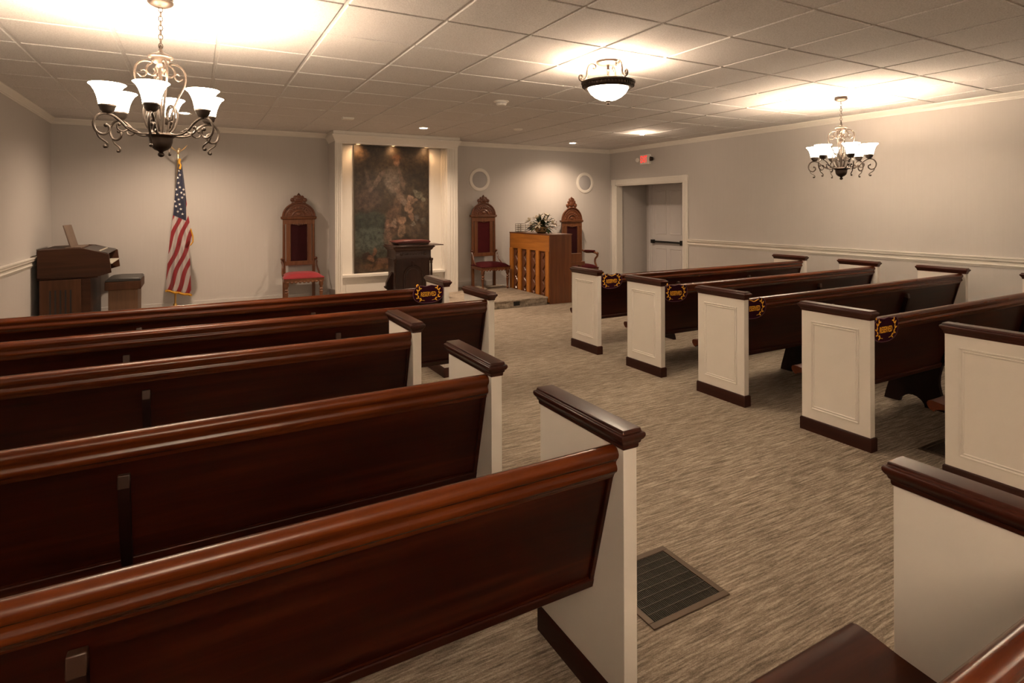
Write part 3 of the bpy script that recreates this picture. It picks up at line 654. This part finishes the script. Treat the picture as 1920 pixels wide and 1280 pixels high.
# ================================================================== CHAIRS
def turned(m, x, y, z0, z1, r):
    h = z1-z0
    m.lathe([(r*.55, z0), (r*.7, z0+.03*h), (r*.95, z0+.10*h), (r*.6, z0+.14*h), (r*.75, z0+.3*h), (r*.9, z0+.5*h), (r*1.05, z0+.56*h), (r*.6, z0+.60*h), (r*1.1, z0+.66*h), (r*.65, z0+.72*h), (r*.9, z0+.80*h), (r*1.2, z0+.84*h), (r*1.2, z1)], (x, y, 0), 14)
def throne(loc, rz, label, arms=False, tall=False, vel='velvet', bvel='velvetd'):
    t = thing('throne_chair', loc, label, 'chair', 'carved red velvet ceremonial chairs', rz)
    by = .235             # plane of the back (local y), front toward -y
    hw = .222             # half width of back
    sh = 1.262            # shoulder height
    # back legs + stiles
    for s in (-1, 1):
        MB().prism([(s*(hw-.04) , 0), (s*(hw+.005), 0), (s*(hw+.005), .45), (s*hw, sh), (s*(hw-.032), sh), (s*(hw-.035), .45)], 1, by-.022, by+.022).build('back_leg', M['oak'], t, bev=.004)
        m = MB(); turned(m, s*(hw+.01), -.235, 0, .335, .026); m.build('front_leg', M['oak'], t)
    b = MB()
    # panel frame : outer rectangle minus velvet window, slots at both sides
    b.box(-hw+.045, -.118, by-.014, by+.014, .58, 1.235).box(.118, hw-.045, by-.014, by+.014, .58, 1.235)
    b.box(-hw+.03, hw-.03, by-.018, by+.018, .545, .61).box(-hw+.03, hw-.03, by-.018, by+.018, 1.18, sh)
    for s in (-1, 1):
        for k in range(26): b.ball((s*.119, by-.017, .625+k*.0215), .0075, u=6, v=5)
        b.lathe([(.008, .61), (.011, .66), (.008, .7), (.009, 1.05), (.012, 1.1), (.008, 1.14), (.01, 1.18)], (s*(hw-.012), by-.024, 0), 8)
    for k in range(9): b.ball(((k-4)*.026, by-.019, 1.183-.0045*(4-abs(k-4))), .011, u=6, v=5)
    b.build('back_frame', M['oak'], t, bev=.002)
    MB().box(-.122, .122, by-.012, by+.010, .605, 1.19).build('back_cushion', M[bvel], t, bev=.012)
    # cornice + arch
    MB().stack(-hw-.01, hw+.01, by-.02, by+.02, [(.0, sh-.012), (.010, sh-.006), (.018, sh+.006), (.014, sh+.022), (.022, sh+.028), (.006, sh+.036)]).build('cornice', M['oak'], t, bev=.002)
    arc = [(hw*cos(pi*k/20), sh+.03+(.215 if not tall else .25)*sin(pi*k/20)) for k in range(21)]
    a = MB().prism(arc, 1, by-.016, by+.016)
    a.tube([(px, by-.018, pz) for px, pz in arc], .014, seg=7, smooth=1)
    a.tube([(px*.8, by-.018, sh+.03+(pz-sh-.03)*.8) for px, pz in arc], .005, seg=6, smooth=1)
    a.tube([(px*.42, by-.018, sh+.03+(pz-sh-.03)*.42) for px, pz in arc], .012, seg=6, smooth=1)
    for k in range(1, 12):
        an = pi*k/12; a.ball((hw*.62*cos(an), by-.017, sh+.035+.135*sin(an)), .02, 1, .35, .6, u=8, v=6, M4=Matrix.Rotation(-an, 4, 'Y'))
    a.ball((0, by-.018, sh+.07), .035, 1, .3, .8)
    a.build('arched_pediment', M['oakd'], t)
    z0 = sh+(.235 if not tall else .27)
    c_ = MB()
    if not tall:
        c_.box(-.10, .10, by-.014, by+.014, z0, z0+.018)
        for px, pz, r in ((-.085, .055, .034), (.085, .055, .034), (-.045, .095, .03), (.045, .095, .03), (0, .07, .05), (-.03, .05, .04), (.03, .05, .04), (0, .118, .03)):
            c_.ball((px, by, z0+pz), r, 1, .4, 1, u=12, v=8)
        c_.lathe([(.012, z0+.13), (.02, z0+.14), (.002, z0+.165)], (0, by, 0), 10)
    else:
        c_.box(-.095, .095, by-.014, by+.014, z0, z0+.018)
        for px, pz, r in ((-.082, .055, .044), (.082, .055, .044), (-.052, .115, .042), (.052, .115, .042), (0, .08, .065), (0, .15, .055), (-.032, .165, .034), (.032, .165, .034)):
            c_.ball((px, by, z0+pz), r, 1, .4, 1, u=12, v=8)
        c_.lathe([(.02, z0+.18), (.026, z0+.20), (.012, z0+.212), (.002, z0+.228)], (0, by, 0), 10)
    c_.build('crest', M['oakd'], t)
    # seat
    s_ = MB()
    s_.prism([(-.27, -.265), (.27, -.265), (.235, .25), (-.235, .25)], 2, .335, .39)
    for k in range(9): s_.ball(((k-4)*.055, -.268, .335), .022, 1, .35, .7, u=8, v=6)
    s_.build('seat_rail', M['oak'], t, bev=.006)
    q = MB(); n = 10
    grid = []
    for i in range(n+1):
        row = []
        for j in range(n+1):
            u, v = i/n*2-1, j/n*2-1
            w_ = .275+(.24-.275)*(v+1)/2
            f = (1-u**4)*(1-v**4)
            row.append(q.bm.verts.new((u*w_, -.27+.26*(v+1)-.0, .40+.062*f**.6)))
        grid.append(row)
    for i in range(n):
        for j in range(n): q.bm.faces.new([grid[i][j], grid[i+1][j], grid[i+1][j+1], grid[i][j+1]])
    lo = [grid[i][0] for i in range(n+1)]+[grid[n][j] for j in range(1, n+1)]+[grid[i][n] for i in range(n-1, -1, -1)]+[grid[0][j] for j in range(n-1, 0, -1)]
    lv = [q.bm.verts.new((v.co.x*.985, v.co.y, .388)) for v in lo]
    for i in range(len(lo)): q.bm.faces.new([lo[i], lo[(i+1) % len(lo)], lv[(i+1) % len(lo)], lv[i]])
    q.bm.faces.new(lv)
    q.build('seat_cushion', M[vel], t, smooth=60)
    for s in (-1, 1):
        if arms:
            m = MB()
            m.tube([(s*(hw+.01), by-.01, .70), (s*.25, .10, .665), (s*.272, -.06, .675), (s*.285, -.17, .66)], .02, seg=8)
            m.tube([(s*.285, -.17, .66), (s*.29, -.20, .64), (s*.285, -.195, .60), (s*.275, -.15, .55), (s*.27, -.15, .48), (s*.268, -.19, .42), (s*.262, -.20, .38)], .019, seg=8)
            m.ball((s*.286, -.195, .655), .03)
            m.build('arm', M['oak'], t)
            MB().tube([(s*.247, .15, .685), (s*.262, .03, .69), (s*.277, -.12, .692)], .024, seg=10).build('arm_pad', M[vel], t)
        else:
            m = MB()
            m.tube([(s*(hw), by-.015, .64), (s*(hw+.02), .19, .61), (s*(hw+.012), .16, .56), (s*(hw+.02), .12, .50), (s*(hw+.03), .06, .45), (s*(hw+.028), .0, .41)], .013, seg=7)
            m.ball((s*(hw+.012), by-.03, .645), .024)
            m.build('side_scroll', M['oakd'], t)
    t.scale = (1.06, 1, 1.01)
    return t
throne((1.437, 9.26, PZ), 0, 'red velvet carved chair left of the niche, bright red seat')
throne((4.65, 9.26, PZ), 0, 'red velvet carved chair between the niche and the piano', vel='velvet_shaded', bvel='velvet_shaded')
throne((6.585, 9.22, 0), radians(0), 'red velvet carved armchair behind piano near the door, taller crest', arms=True, tall=True, vel='velvet_shaded')
# ================================================================== PODIUM
t = thing('podium', (2.93, 8.62, PZ), 'dark carved wooden podium with arched panel standing before the painting', 'podium')
hx, hy = .27, .20
MB().box(-hx, hx, -hy, hy, .09, .80).build('body', M['walnut'], t, bev=.003)
MB().stack(-hx, hx, -hy, hy, [(.05, 0), (.05, .05), (.035, .06), (.03, .08), (.01, .095)]).build('plinth', M['walnuth'], t, bev=.003)
MB().stack(-hx, hx, -hy, hy, [(.0, .655), (.014, .66), (.018, .672), (.012, .682), (.012, .785), (.02, .79), (.032, .80), (.036, .812), (.05, .83), (.062, .838), (.066, .85), (.0, .852)]).build('frieze', M['walnuth'], t, bev=.002)
MB().prism([(-.31, .845), (.31, .845), (.31, .862), (-.31, .87)], 1, -.29, .26).box(.30, .50, -.20, .2, .853, .866).build('top_board', M['walnuth'], t, bev=.004)
arch = [(-.15, .14), (-.15, .40)]+[(-.15*cos(pi*k/14), .40+.15*sin(pi*k/14)) for k in range(1, 14)]+[(.15, .40), (.15, .14)]
m = MB().tube([(px, -hy-.002, pz) for px, pz in arch], .013, seg=7, smooth=1)
m.tube([(px*.78, -hy-.002, .14+(pz-.14)*.9) for px, pz in arch], .006, seg=6, smooth=1)
m.box(-.02, .02, -hy-.02, -hy, .56, .62).box(-.012, .012, -hy-.012, -hy, .53, .56)
m.build('arched_moulding', M['walnuth'], t)
m = MB()
for s in (-1, 1): m.ball((s*.19, -hy-.014, .735), .026, 1, .35, 1)
for k in range(-3, 4): m.ball((k*.045, -hy-.014, .735), .014, 1, .4, .8, u=8, v=6)
m.build('rosettes', M['walnuth'], t)
for s in (-1, 1):
    m = MB(); m.lathe([(.022, .16), (.026, .18), (.015, .20), (.019, .3), (.018, .45), (.015, .58), (.024, .60), (.016, .61), (.028, .63), (.030, .66)], (s*(hx+.02), -hy-.005, 0), 14)
    m.build('column', M['walnuth'], t)
    # scroll brackets at the foot
    MB().prism([(s*.27, 0), (s*.44, 0), (s*.45, .02), (s*.41, .05), (s*.37, .09), (s*.345, .14), (s*.35, .19), (s*.385, .215), (s*.395, .235), (s*.37, .25), (s*.365, .30), (s*.335, .36), (s*.31, .40), (s*.27, .46)], 1, -.03, .03).build('scroll_bracket', M['walnut'], t, bev=.004)
t2 = thing('closed_book', (2.91, 8.56, PZ+.871), 'flat dark red book on a cushioned stand on top of the podium', 'book')
MB().prism([(-.20, 0), (.27, 0), (.28, .03), (-.24, .035)], 1, -.14, .16).build('page_block', M['walnuth'], t2, bev=.006)
MB().prism([(-.255, .035), (.285, .03), (.295, .05), (.27, .065), (.0, .075), (-.1, .07), (-.25, .055)], 1, -.17, .18).build('cover', mat('oxblood_leather', (.075, .010, .008), .4, bump=.2), t2, bev=.008)
# ================================================================== PIANO
t = thing('upright_piano', (5.01, 7.80, 0), 'orange brown upright piano with slatted back turned toward the platform', 'piano')
PL, PD, PH = 1.35, .42, 1.115
MB().box(.03, PD-.02, .02, PL-.02, .1, PH-.02).build('case', M['pianod'], t)
MB().box(0, PD, 0, .025, 0, PH-.012).build('side_panel', M['pianos'], t, bev=.003)
MB().box(0, PD, PL-.025, PL, 0, PH-.012).build('side_panel', M['pianos'], t, bev=.003)
MB().box(-.004, PD+.01, -.006, PL+.006, PH-.012, PH+.008).build('lid', M['pianos'], t, bev=.004)
MB().box(-.004, .028, .025, PL-.025, PH-.275, PH-.013).build('back_board', M['pianoh'], t, bev=.002)
MB().box(-.002, .028, .06, .13, PH-.17, PH-.10).build('label_square', mat('faded_paper', (.5, .22, .08), .7), t)
MB().box(-.002, .025, .025, PL-.025, .02, .075).build('bottom_board', M['pianoh'], t, bev=.002)
for k in range(5):
    y0 = .03+k*.302
    MB().box(-.012, .024, y0, y0+.10, .03, PH-.275).build('back_post', M['piano'], t, bev=.003)
for k in range(4):
    yc = .03+k*.302+.20; m = MB()
    pts = [(.024, yc+.035*sin(q*1.55), .12+q*.045) for q in range(16)]
    m.tube(pts, .015, seg=7, smooth=2); m.build('carved_rib', M['pianos'], t)
MB().box(PD, PD+.27, .0, PL, .60, .66).box(PD, PD+.20, 0, .05, .66, .80).box(PD, PD+.20, PL-.05, PL, .66, .80).box(PD, PD+.04, .05, PL-.05, .66, .80).build('key_bed', M['pianos'], t, bev=.004)
m = MB()
for k in range(52): m.box(PD+.05, PD+.20, .055+k*.0238, .055+k*.0238+.0225, .66, .685)
m.build('keys', M['ivory'], t)
for y in (.04, PL-.08):
    MB().prism([(PD+.17, 0), (PD+.23, 0), (PD+.24, .2), (PD+.23, .6), (PD+.18, .6), (PD+.19, .2)], 1, y, y+.04).build('leg', M['pianos'], t, bev=.004)
MB().box(PD-.02, PD, .05, PL-.05, .1, .60).build('knee_panel', M['pianos'], t)
# flowers on the piano
t = thing('flower_arrangement', (5.22, 8.40, PH+.009), 'white lilies and dark leaves in a tan basket on the piano', 'flowers')
MB().lathe([(.07, 0), (.10, .02), (.115, .07), (.12, .10), (.112, .105)], seg=24).build('basket', M['basket'], t)
R = random.Random(5)
def leafblade(m, base, d, L, w, bend):
    d = Vector(d).normalized(); side = d.cross(Vector((0, 0, 1)));
    if side.length < .01: side = Vector((1, 0, 0))
    side.normalize(); nrm = side.cross(d); prev = None
    for i in range(6):
        s = i/5; p = Vector(base)+d*L*s-Vector((0, 0, 1))*bend*s*s*L; ww = w*sin(pi*min(.97, s*.9+.1))
        c1 = [m.bm.verts.new(p-side*ww+nrm*.15*ww), m.bm.verts.new(p-nrm*.25*ww), m.bm.verts.new(p+side*ww+nrm*.15*ww)]
        if prev:
            for k in range(2): m.bm.faces.new([prev[k], prev[k+1], c1[k+1], c1[k]])
        prev = c1
for mt, n_, lab in (('leaf', 95, 'foliage'), ('leaf2', 45, 'pale_foliage')):
    m = MB()
    for k in range(n_):
        az = R.uniform(0, 2*pi); el = R.uniform(-.15, 1.35); r0 = R.uniform(.02, .16)
        d = (cos(az)*cos(el), sin(az)*cos(el)*1.15, sin(el)); b0 = (d[0]*r0, d[1]*r0*1.3, .08+d[2]*r0*.9)
        leafblade(m, b0, d, R.uniform(.09, .19), R.uniform(.014, .032), R.uniform(.1, .7))
    m.build(lab, M[mt], t, smooth=60)
for k, (x, y, z) in enumerate([(-.13, .18, .20), (-.05, .06, .24), (-.12, -.05, .25), (-.03, -.18, .22), (.06, .12, .27), (.05, -.08, .29), (-.16, .07, .13), (-.15, -.15, .14), (.1, -.2, .16), (-.02, .24, .13)]):
    m = MB(); d0 = Vector((x-.0, y, z-.02)).normalized(); q = d0.to_track_quat('Z', 'Y').to_matrix().to_4x4()
    for i in range(6):
        a = 2*pi*i/6; dd = q @ Vector((cos(a)*.9, sin(a)*.9, .75)); leafblade(m, (x, y, z), dd, .098, .026, .25)
    m.ball((x+d0.x*.02, y+d0.y*.02, z+d0.z*.02), .012, u=8, v=6)
    m.build('lily_flower', M['petal'], t, smooth=60)
m = MB()
for k in range(26):
    a = R.uniform(0, 2*pi); x, y, z = cos(a)*R.uniform(.05, .2), -.12+sin(a)*.2-.05, R.uniform(.05, .28)
    m.ball((x, y-.1*R.random(), z), .009, u=6, v=5)
m.build('berry_sprays', mat('pale_berries', (.4, .25, .18), .5), t)
t = thing('wire_rack', (5.14, 8.98, PH+.008), 'small dark wire rack at the far end of the piano top', 'rack')
m = MB()
for z in (.0, .035, .07, .105, .14):
    m.tube([(-.05, -.10, z+.004), (-.05, .10, z+.004), (.05, .10, z+.004), (.05, -.10, z+.004)], .0028, seg=5, smooth=1, closed=True)
for x, y in ((-.05, -.10), (-.05, .10), (.05, .10), (.05, -.10), (-.05, 0)): m.tube([(x, y, .002), (x, y, .146)], .0032, seg=5, smooth=1)
m.build('wires', mat('rack_metal', (.10, .07, .05), .4, metal=.6), t)
m = MB()
for z in (.012, .047, .082, .117): m.box(-.048, .048, -.095, .095, z, z+.006)
m.build('cards', M['ivory'], t)
# ================================================================== FLAG
t = thing('flag_on_pole', (-.232, 9.26, PZ), 'American flag hanging furled on a pole with a gold eagle on top', 'flag')
MB().lathe([(.001, 0), (.13, 0), (.13, .015), (.115, .03), (.05, .05), (.03, .08), (.02, .12)], seg=32).build('stand', M['brass'], t)
MB().tube([(0, 0, .05), (.03, 0, 1.2), (.043, 0, 2.13)], .0125, seg=12, smooth=1).build('pole', M['brass'], t)
m = MB()   # eagle
ez = 2.20
m.lathe([(.012, ez-.09), (.018, ez-.075), (.010, ez-.06), (.014, ez-.02), (.006, ez+.0)], (.043, 0, 0), 12)
m.ball((.045, -.005, ez+.03), .026, .8, .9, 1.4).ball((.052, -.01, ez+.068), .016).tube([(.06, -.012, ez+.068), (.076, -.014, ez+.060)], .006, seg=5, smooth=1)
for s in (-1, 1):
    for q in range(6):
        f = q/5
        m.tube([(.045+s*.012, 0, ez+.03), (.045+s*(.045+.02*f), .0, ez+.055+.01*f), (.045+s*(.075+.035*(1-f)), 0, ez+.125-.055*f)], .019, seg=6, flat=.45, taper=(1, .5))
m.build('eagle_finial', M['gold'], t)
# draped cloth; param t 0..1 down, u 0..1 across
def lerp(tab, v):
    for (a, x), (b_, y) in zip(tab[:-1], tab[1:]):
        if v <= b_: f = (v-a)/(b_-a); return x+(y-x)*f
    return tab[-1][1]
px2 = lambda px, py: ((px-333)/148.0, 1.5385-(py-391)/134.0-PZ)   # photo outline -> local x, z of the hanging cloth
LEFT = [(0, 334.5), (.12, 332), (.25, 328), (.38, 325.5), (.5, 322), (.62, 318.5), (.75, 315.5), (.88, 313), (1, 312)]
RIGHT = [(0, 340.5), (.12, 344), (.25, 347.5), (.38, 351), (.5, 356), (.56, 360), (.6, 360), (.64, 353), (.75, 354.5), (.88, 355.5), (1, 356.5)]
ZT, ZB = 303, 549
def flagpt(u, v, off=0):
    py = ZT+(ZB-ZT)*v-(1-u)*11*v**2
    px = lerp(LEFT, v)+(lerp(RIGHT, v)-lerp(LEFT, v))*u
    x, z = px2(px, py)
    amp = .012+.045*v
    y = -.028-amp*(.5+.5*sin(u*2*pi*2.6+1.2+v*1.5))-.02*sin(pi*u)+off
    return (x+.037, y, z)
def flagmat():
    m, nt, b = newmat('flag_cloth')
    tc = N(nt, 'ShaderNodeTexCoord'); sp = N(nt, 'ShaderNodeSeparateXYZ'); nt.links.new(tc.outputs['UV'], sp.inputs[0])
    # UV holds photo-space design coordinates in units of 10 px
    def math_(op, a, b_=None):
        n = N(nt, 'ShaderNodeMath', operation=op)
        for i, v in enumerate((a, b_)):
            if v is None: continue
            if isinstance(v, (int, float)): n.inputs[i].default_value = v
            else: nt.links.new(v, n.inputs[i])
        return n.outputs[0]
    X, Y = sp.outputs[0], sp.outputs[1]
    w = math_('MULTIPLY', math_('SINE', math_('MULTIPLY', Y, .9)), .18)
    ph = math_('DIVIDE', math_('ADD', math_('ADD', X, w), math_('MULTIPLY', Y, .36)), 1.56)
    fr_ = math_('FRACT', math_('ADD', ph, .30))
    st = math_('LESS_THAN', fr_, .5)
    mx = N(nt, 'ShaderNodeMix'); mx.data_type = 'RGBA'; nt.links.new(st, mx.inputs[0]); mx.inputs[6].default_value = (.40, .35, .34, 1); mx.inputs[7].default_value = (.21, .005, .012, 1)
    # canton: above a slanted line
    can = math_('MULTIPLY', math_('LESS_THAN', Y, math_('ADD', 40.2, math_('MULTIPLY', math_('SUBTRACT', X, 32.4), .40))), math_('LESS_THAN', math_('SUBTRACT', X, math_('MULTIPLY', math_('SUBTRACT', Y, 38), -.0)), 34.8))
    can2 = math_('LESS_THAN', Y, 37.3)
    cn = math_('MAXIMUM', can, can2)
    m2 = N(nt, 'ShaderNodeMix'); m2.data_type = 'RGBA'; nt.links.new(cn, m2.inputs[0]); nt.links.new(mx.outputs[2], m2.inputs[6]); m2.inputs[7].default_value = (.006, .008, .030, 1)
    nt.links.new(m2.outputs[2], b.inputs['Base Color']); b.inputs['Roughness'].default_value = .7; b.inputs['Sheen Weight'].default_value = .15
    return m
m = MB(); nu, nv = 48, 90; g = [[m.bm.verts.new(flagpt(i/nu, j/nv)) for j in range(nv+1)] for i in range(nu+1)]
uvl = m.bm.loops.layers.uv.new('UVMap')
for i in range(nu):
    for j in range(nv):
        f = m.bm.faces.new([g[i][j], g[i+1][j], g[i+1][j+1], g[i][j+1]])
        for lp, (a, b_) in zip(f.loops, ((i, j), (i+1, j), (i+1, j+1), (i, j+1))):
            u, v = a/nu, b_/nv; px = lerp(LEFT, v)+(lerp(RIGHT, v)-lerp(LEFT, v))*u; py = ZT+(ZB-ZT)*v
            lp[uvl].uv = (px/10, py/10)
fl = m.build('flag_cloth', flagmat(), t, smooth=180)
sm = fl.modifiers.new('thick', 'SOLIDIFY'); sm.thickness = .003
m = MB()
for px, py in ((336, 318), (337, 326), (333, 331), (334.5, 341), (337, 349), (330.5, 353), (343.5, 353), (339.5, 359), (332, 363), (344.5, 362), (341, 368), (334.5, 372), (328, 376), (336.5, 381), (330, 385), (338.5, 390), (333, 395), (341.5, 399)):
    v = (py-ZT)/(ZB-ZT); u = (px-lerp(LEFT, v))/(lerp(RIGHT, v)-lerp(LEFT, v))
    vs = []
    rot_ = R.uniform(-.3, .3)
    for k in range(10):
        r = 2.9 if k % 2 == 0 else 1.15; an = pi/2+k*pi/5+rot_
        pp, qq = px+r*cos(an), py-r*sin(an); v2 = (qq-ZT)/(ZB-ZT); u2 = (pp-lerp(LEFT, v2))/(lerp(RIGHT, v2)-lerp(LEFT, v2))
        vs.append(m.bm.verts.new(flagpt(min(max(u2, .0), 1), v2, -.006)))
    m.bm.faces.new(vs)
m.build('stars', M['star'], t, smooth=0)
m = MB()
m.tube([flagpt(i/24, 1.005) for i in range(25)], .017, seg=6, smooth=1, flat=1)
m.build('gold_fringe', M['fringe'], t)
MB().tube([flagpt(1.0, .50+.0075*i) for i in range(18)], .010, seg=6, smooth=1).build('gold_fringe', M['fringe'], t)
MB().tube([flagpt(.5, -.03), flagpt(.3, .0), flagpt(.6, .02), flagpt(.4, .05)], .014, seg=6).build('gold_knot', M['fringe'], t)
# ================================================================== ORGAN + BENCH
t = thing('electric_organ', (-1.62, 8.48, PZ), 'brown electric organ with open lid against left wall, music desk raised', 'organ')
OL = .95
side = [(.03, .63), (.03, .955), (.40, .965), (.47, .96), (.715, .885), (.74, .66), (.62, .625), (.5, .62)]
for y0 in (0, OL-.03):
    MB().prism(side, 1, y0, y0+.03).build('cheek', M['organ'], t, bev=.003)
MB().box(.03, .44, .03, OL-.03, .93, .955).box(.03, .05, .03, OL-.03, .60, .93).box(.03, .60, .03, OL-.03, .605, .635).build('case', M['organ'], t, bev=.003)
MB().prism([(.44, .955), (.46, .955), (.70, .90), (.70, .885), (.44, .93)], 1, .03, OL-.03).build('stop_panel', M['organd'], t)
for k in range(9): MB().box(.60, .622, .12+k*.08, .12+k*.08+.022, .910, .926).build('stop_tab', M['ivory'], t)
m = MB().box(.46, .69, .06, OL-.06, .735, .75)
for k in range(30): m.box(.52, .735, .08+k*.0262, .08+k*.0262+.024, .76, .775)
m.build('keys', M['ivory'], t)
MB().box(.05, .44, .0, OL, .0, .60).build('lower_case', M['organv'], t, bev=.003)
MB().box(.44, .53, .03, OL-.03, .0, .60).build('pedal_recess', M['organ'], t)
MB().prism([(.44, .06), (.53, .16), (.53, .13), (.44, .03)], 1, .0, .03).build('pedal_brace', M['organ'], t)
m = MB()
for k in range(5): m.box(.142+k*.048, .158+k*.048, -.004, .002, .05, .48)
m.build('speaker_slots', M['ventd'], t)
m = MB(); m.prism([(.30, .975), (.315, .97), (.245, 1.235), (.232, 1.235)], 1, .22, .72); m.box(.26, .42, .18, .76, .955, .972)
m.build('music_desk', wood('music_desk_veneer', (.10, .065, .045), (.14, .095, .07), (.18, .125, .09), axis=2, rough=.5, coat=0), t, bev=.003)
t = thing('organ_bench', (-.78, 8.68, PZ), 'wooden organ bench with black padded seat in front of the organ', 'bench')
MB().prism([(-.155, 0), (.155, 0), (.155, .44), (-.155, .44)], 1, 0, .03).box(-.155, -.13, .03, .55, .1, .44).box(.13, .155, .03, .55, .1, .44).build('body', M['benchw'], t, bev=.003)
MB().box(-.155, .155, .52, .55, 0, .44).build('end_panel', M['benchw'], t, bev=.003)
MB().box(-.19, .19, -.02, .57, .42, .525).build('seat_box', M['organv'], t, bev=.006)
MB().prism([(-.185, .525), (.185, .525), (.19, .545), (.17, .562), (-.06, .568), (-.15, .56), (-.19, .54)], 1, -.02, .57).build('cushion', M['vinyl'], t, bev=.01)
# ================================================================== FLOOR VENTS
def vent(x0, y0, w, d, label):
    t = thing('floor_vent', (x0, y0, 0), label, 'vent', 'floor vents')
    MB().box(0, w, 0, .028, 0, .006).box(0, w, d-.028, d, 0, .006).box(0, .028, .028, d-.028, 0, .006).box(w-.028, w, .028, d-.028, 0, .006).build('vent_frame', M['vent'], t, bev=.002)
    MB().box(.028, w-.028, .028, d-.028, 0, .0015).build('vent_well', M['ventd'], t)
    m = MB(); n = 42
    for k in range(1, n):
        x = .028+(w-.056)*k/n; m.box(x-.0012, x+.0012, .028, d-.028, .0015, .0045)
    for k in range(1, 8):
        y = .028+(d-.056)*k/8; m.box(.028, w-.028, y-.002, y+.002, .0015, .005)
    m.build('vent_grille', mat('grille_bronze_'+str(int(x0)), (.055, .042, .03), .5, metal=.3), t)
vent(1.462, 1.585, .40, .375, 'bronze floor vent beside the nearest left pew end')
vent(4.03, 1.72, .45, .24, 'dark floor vent half hidden behind the rightmost pew end')
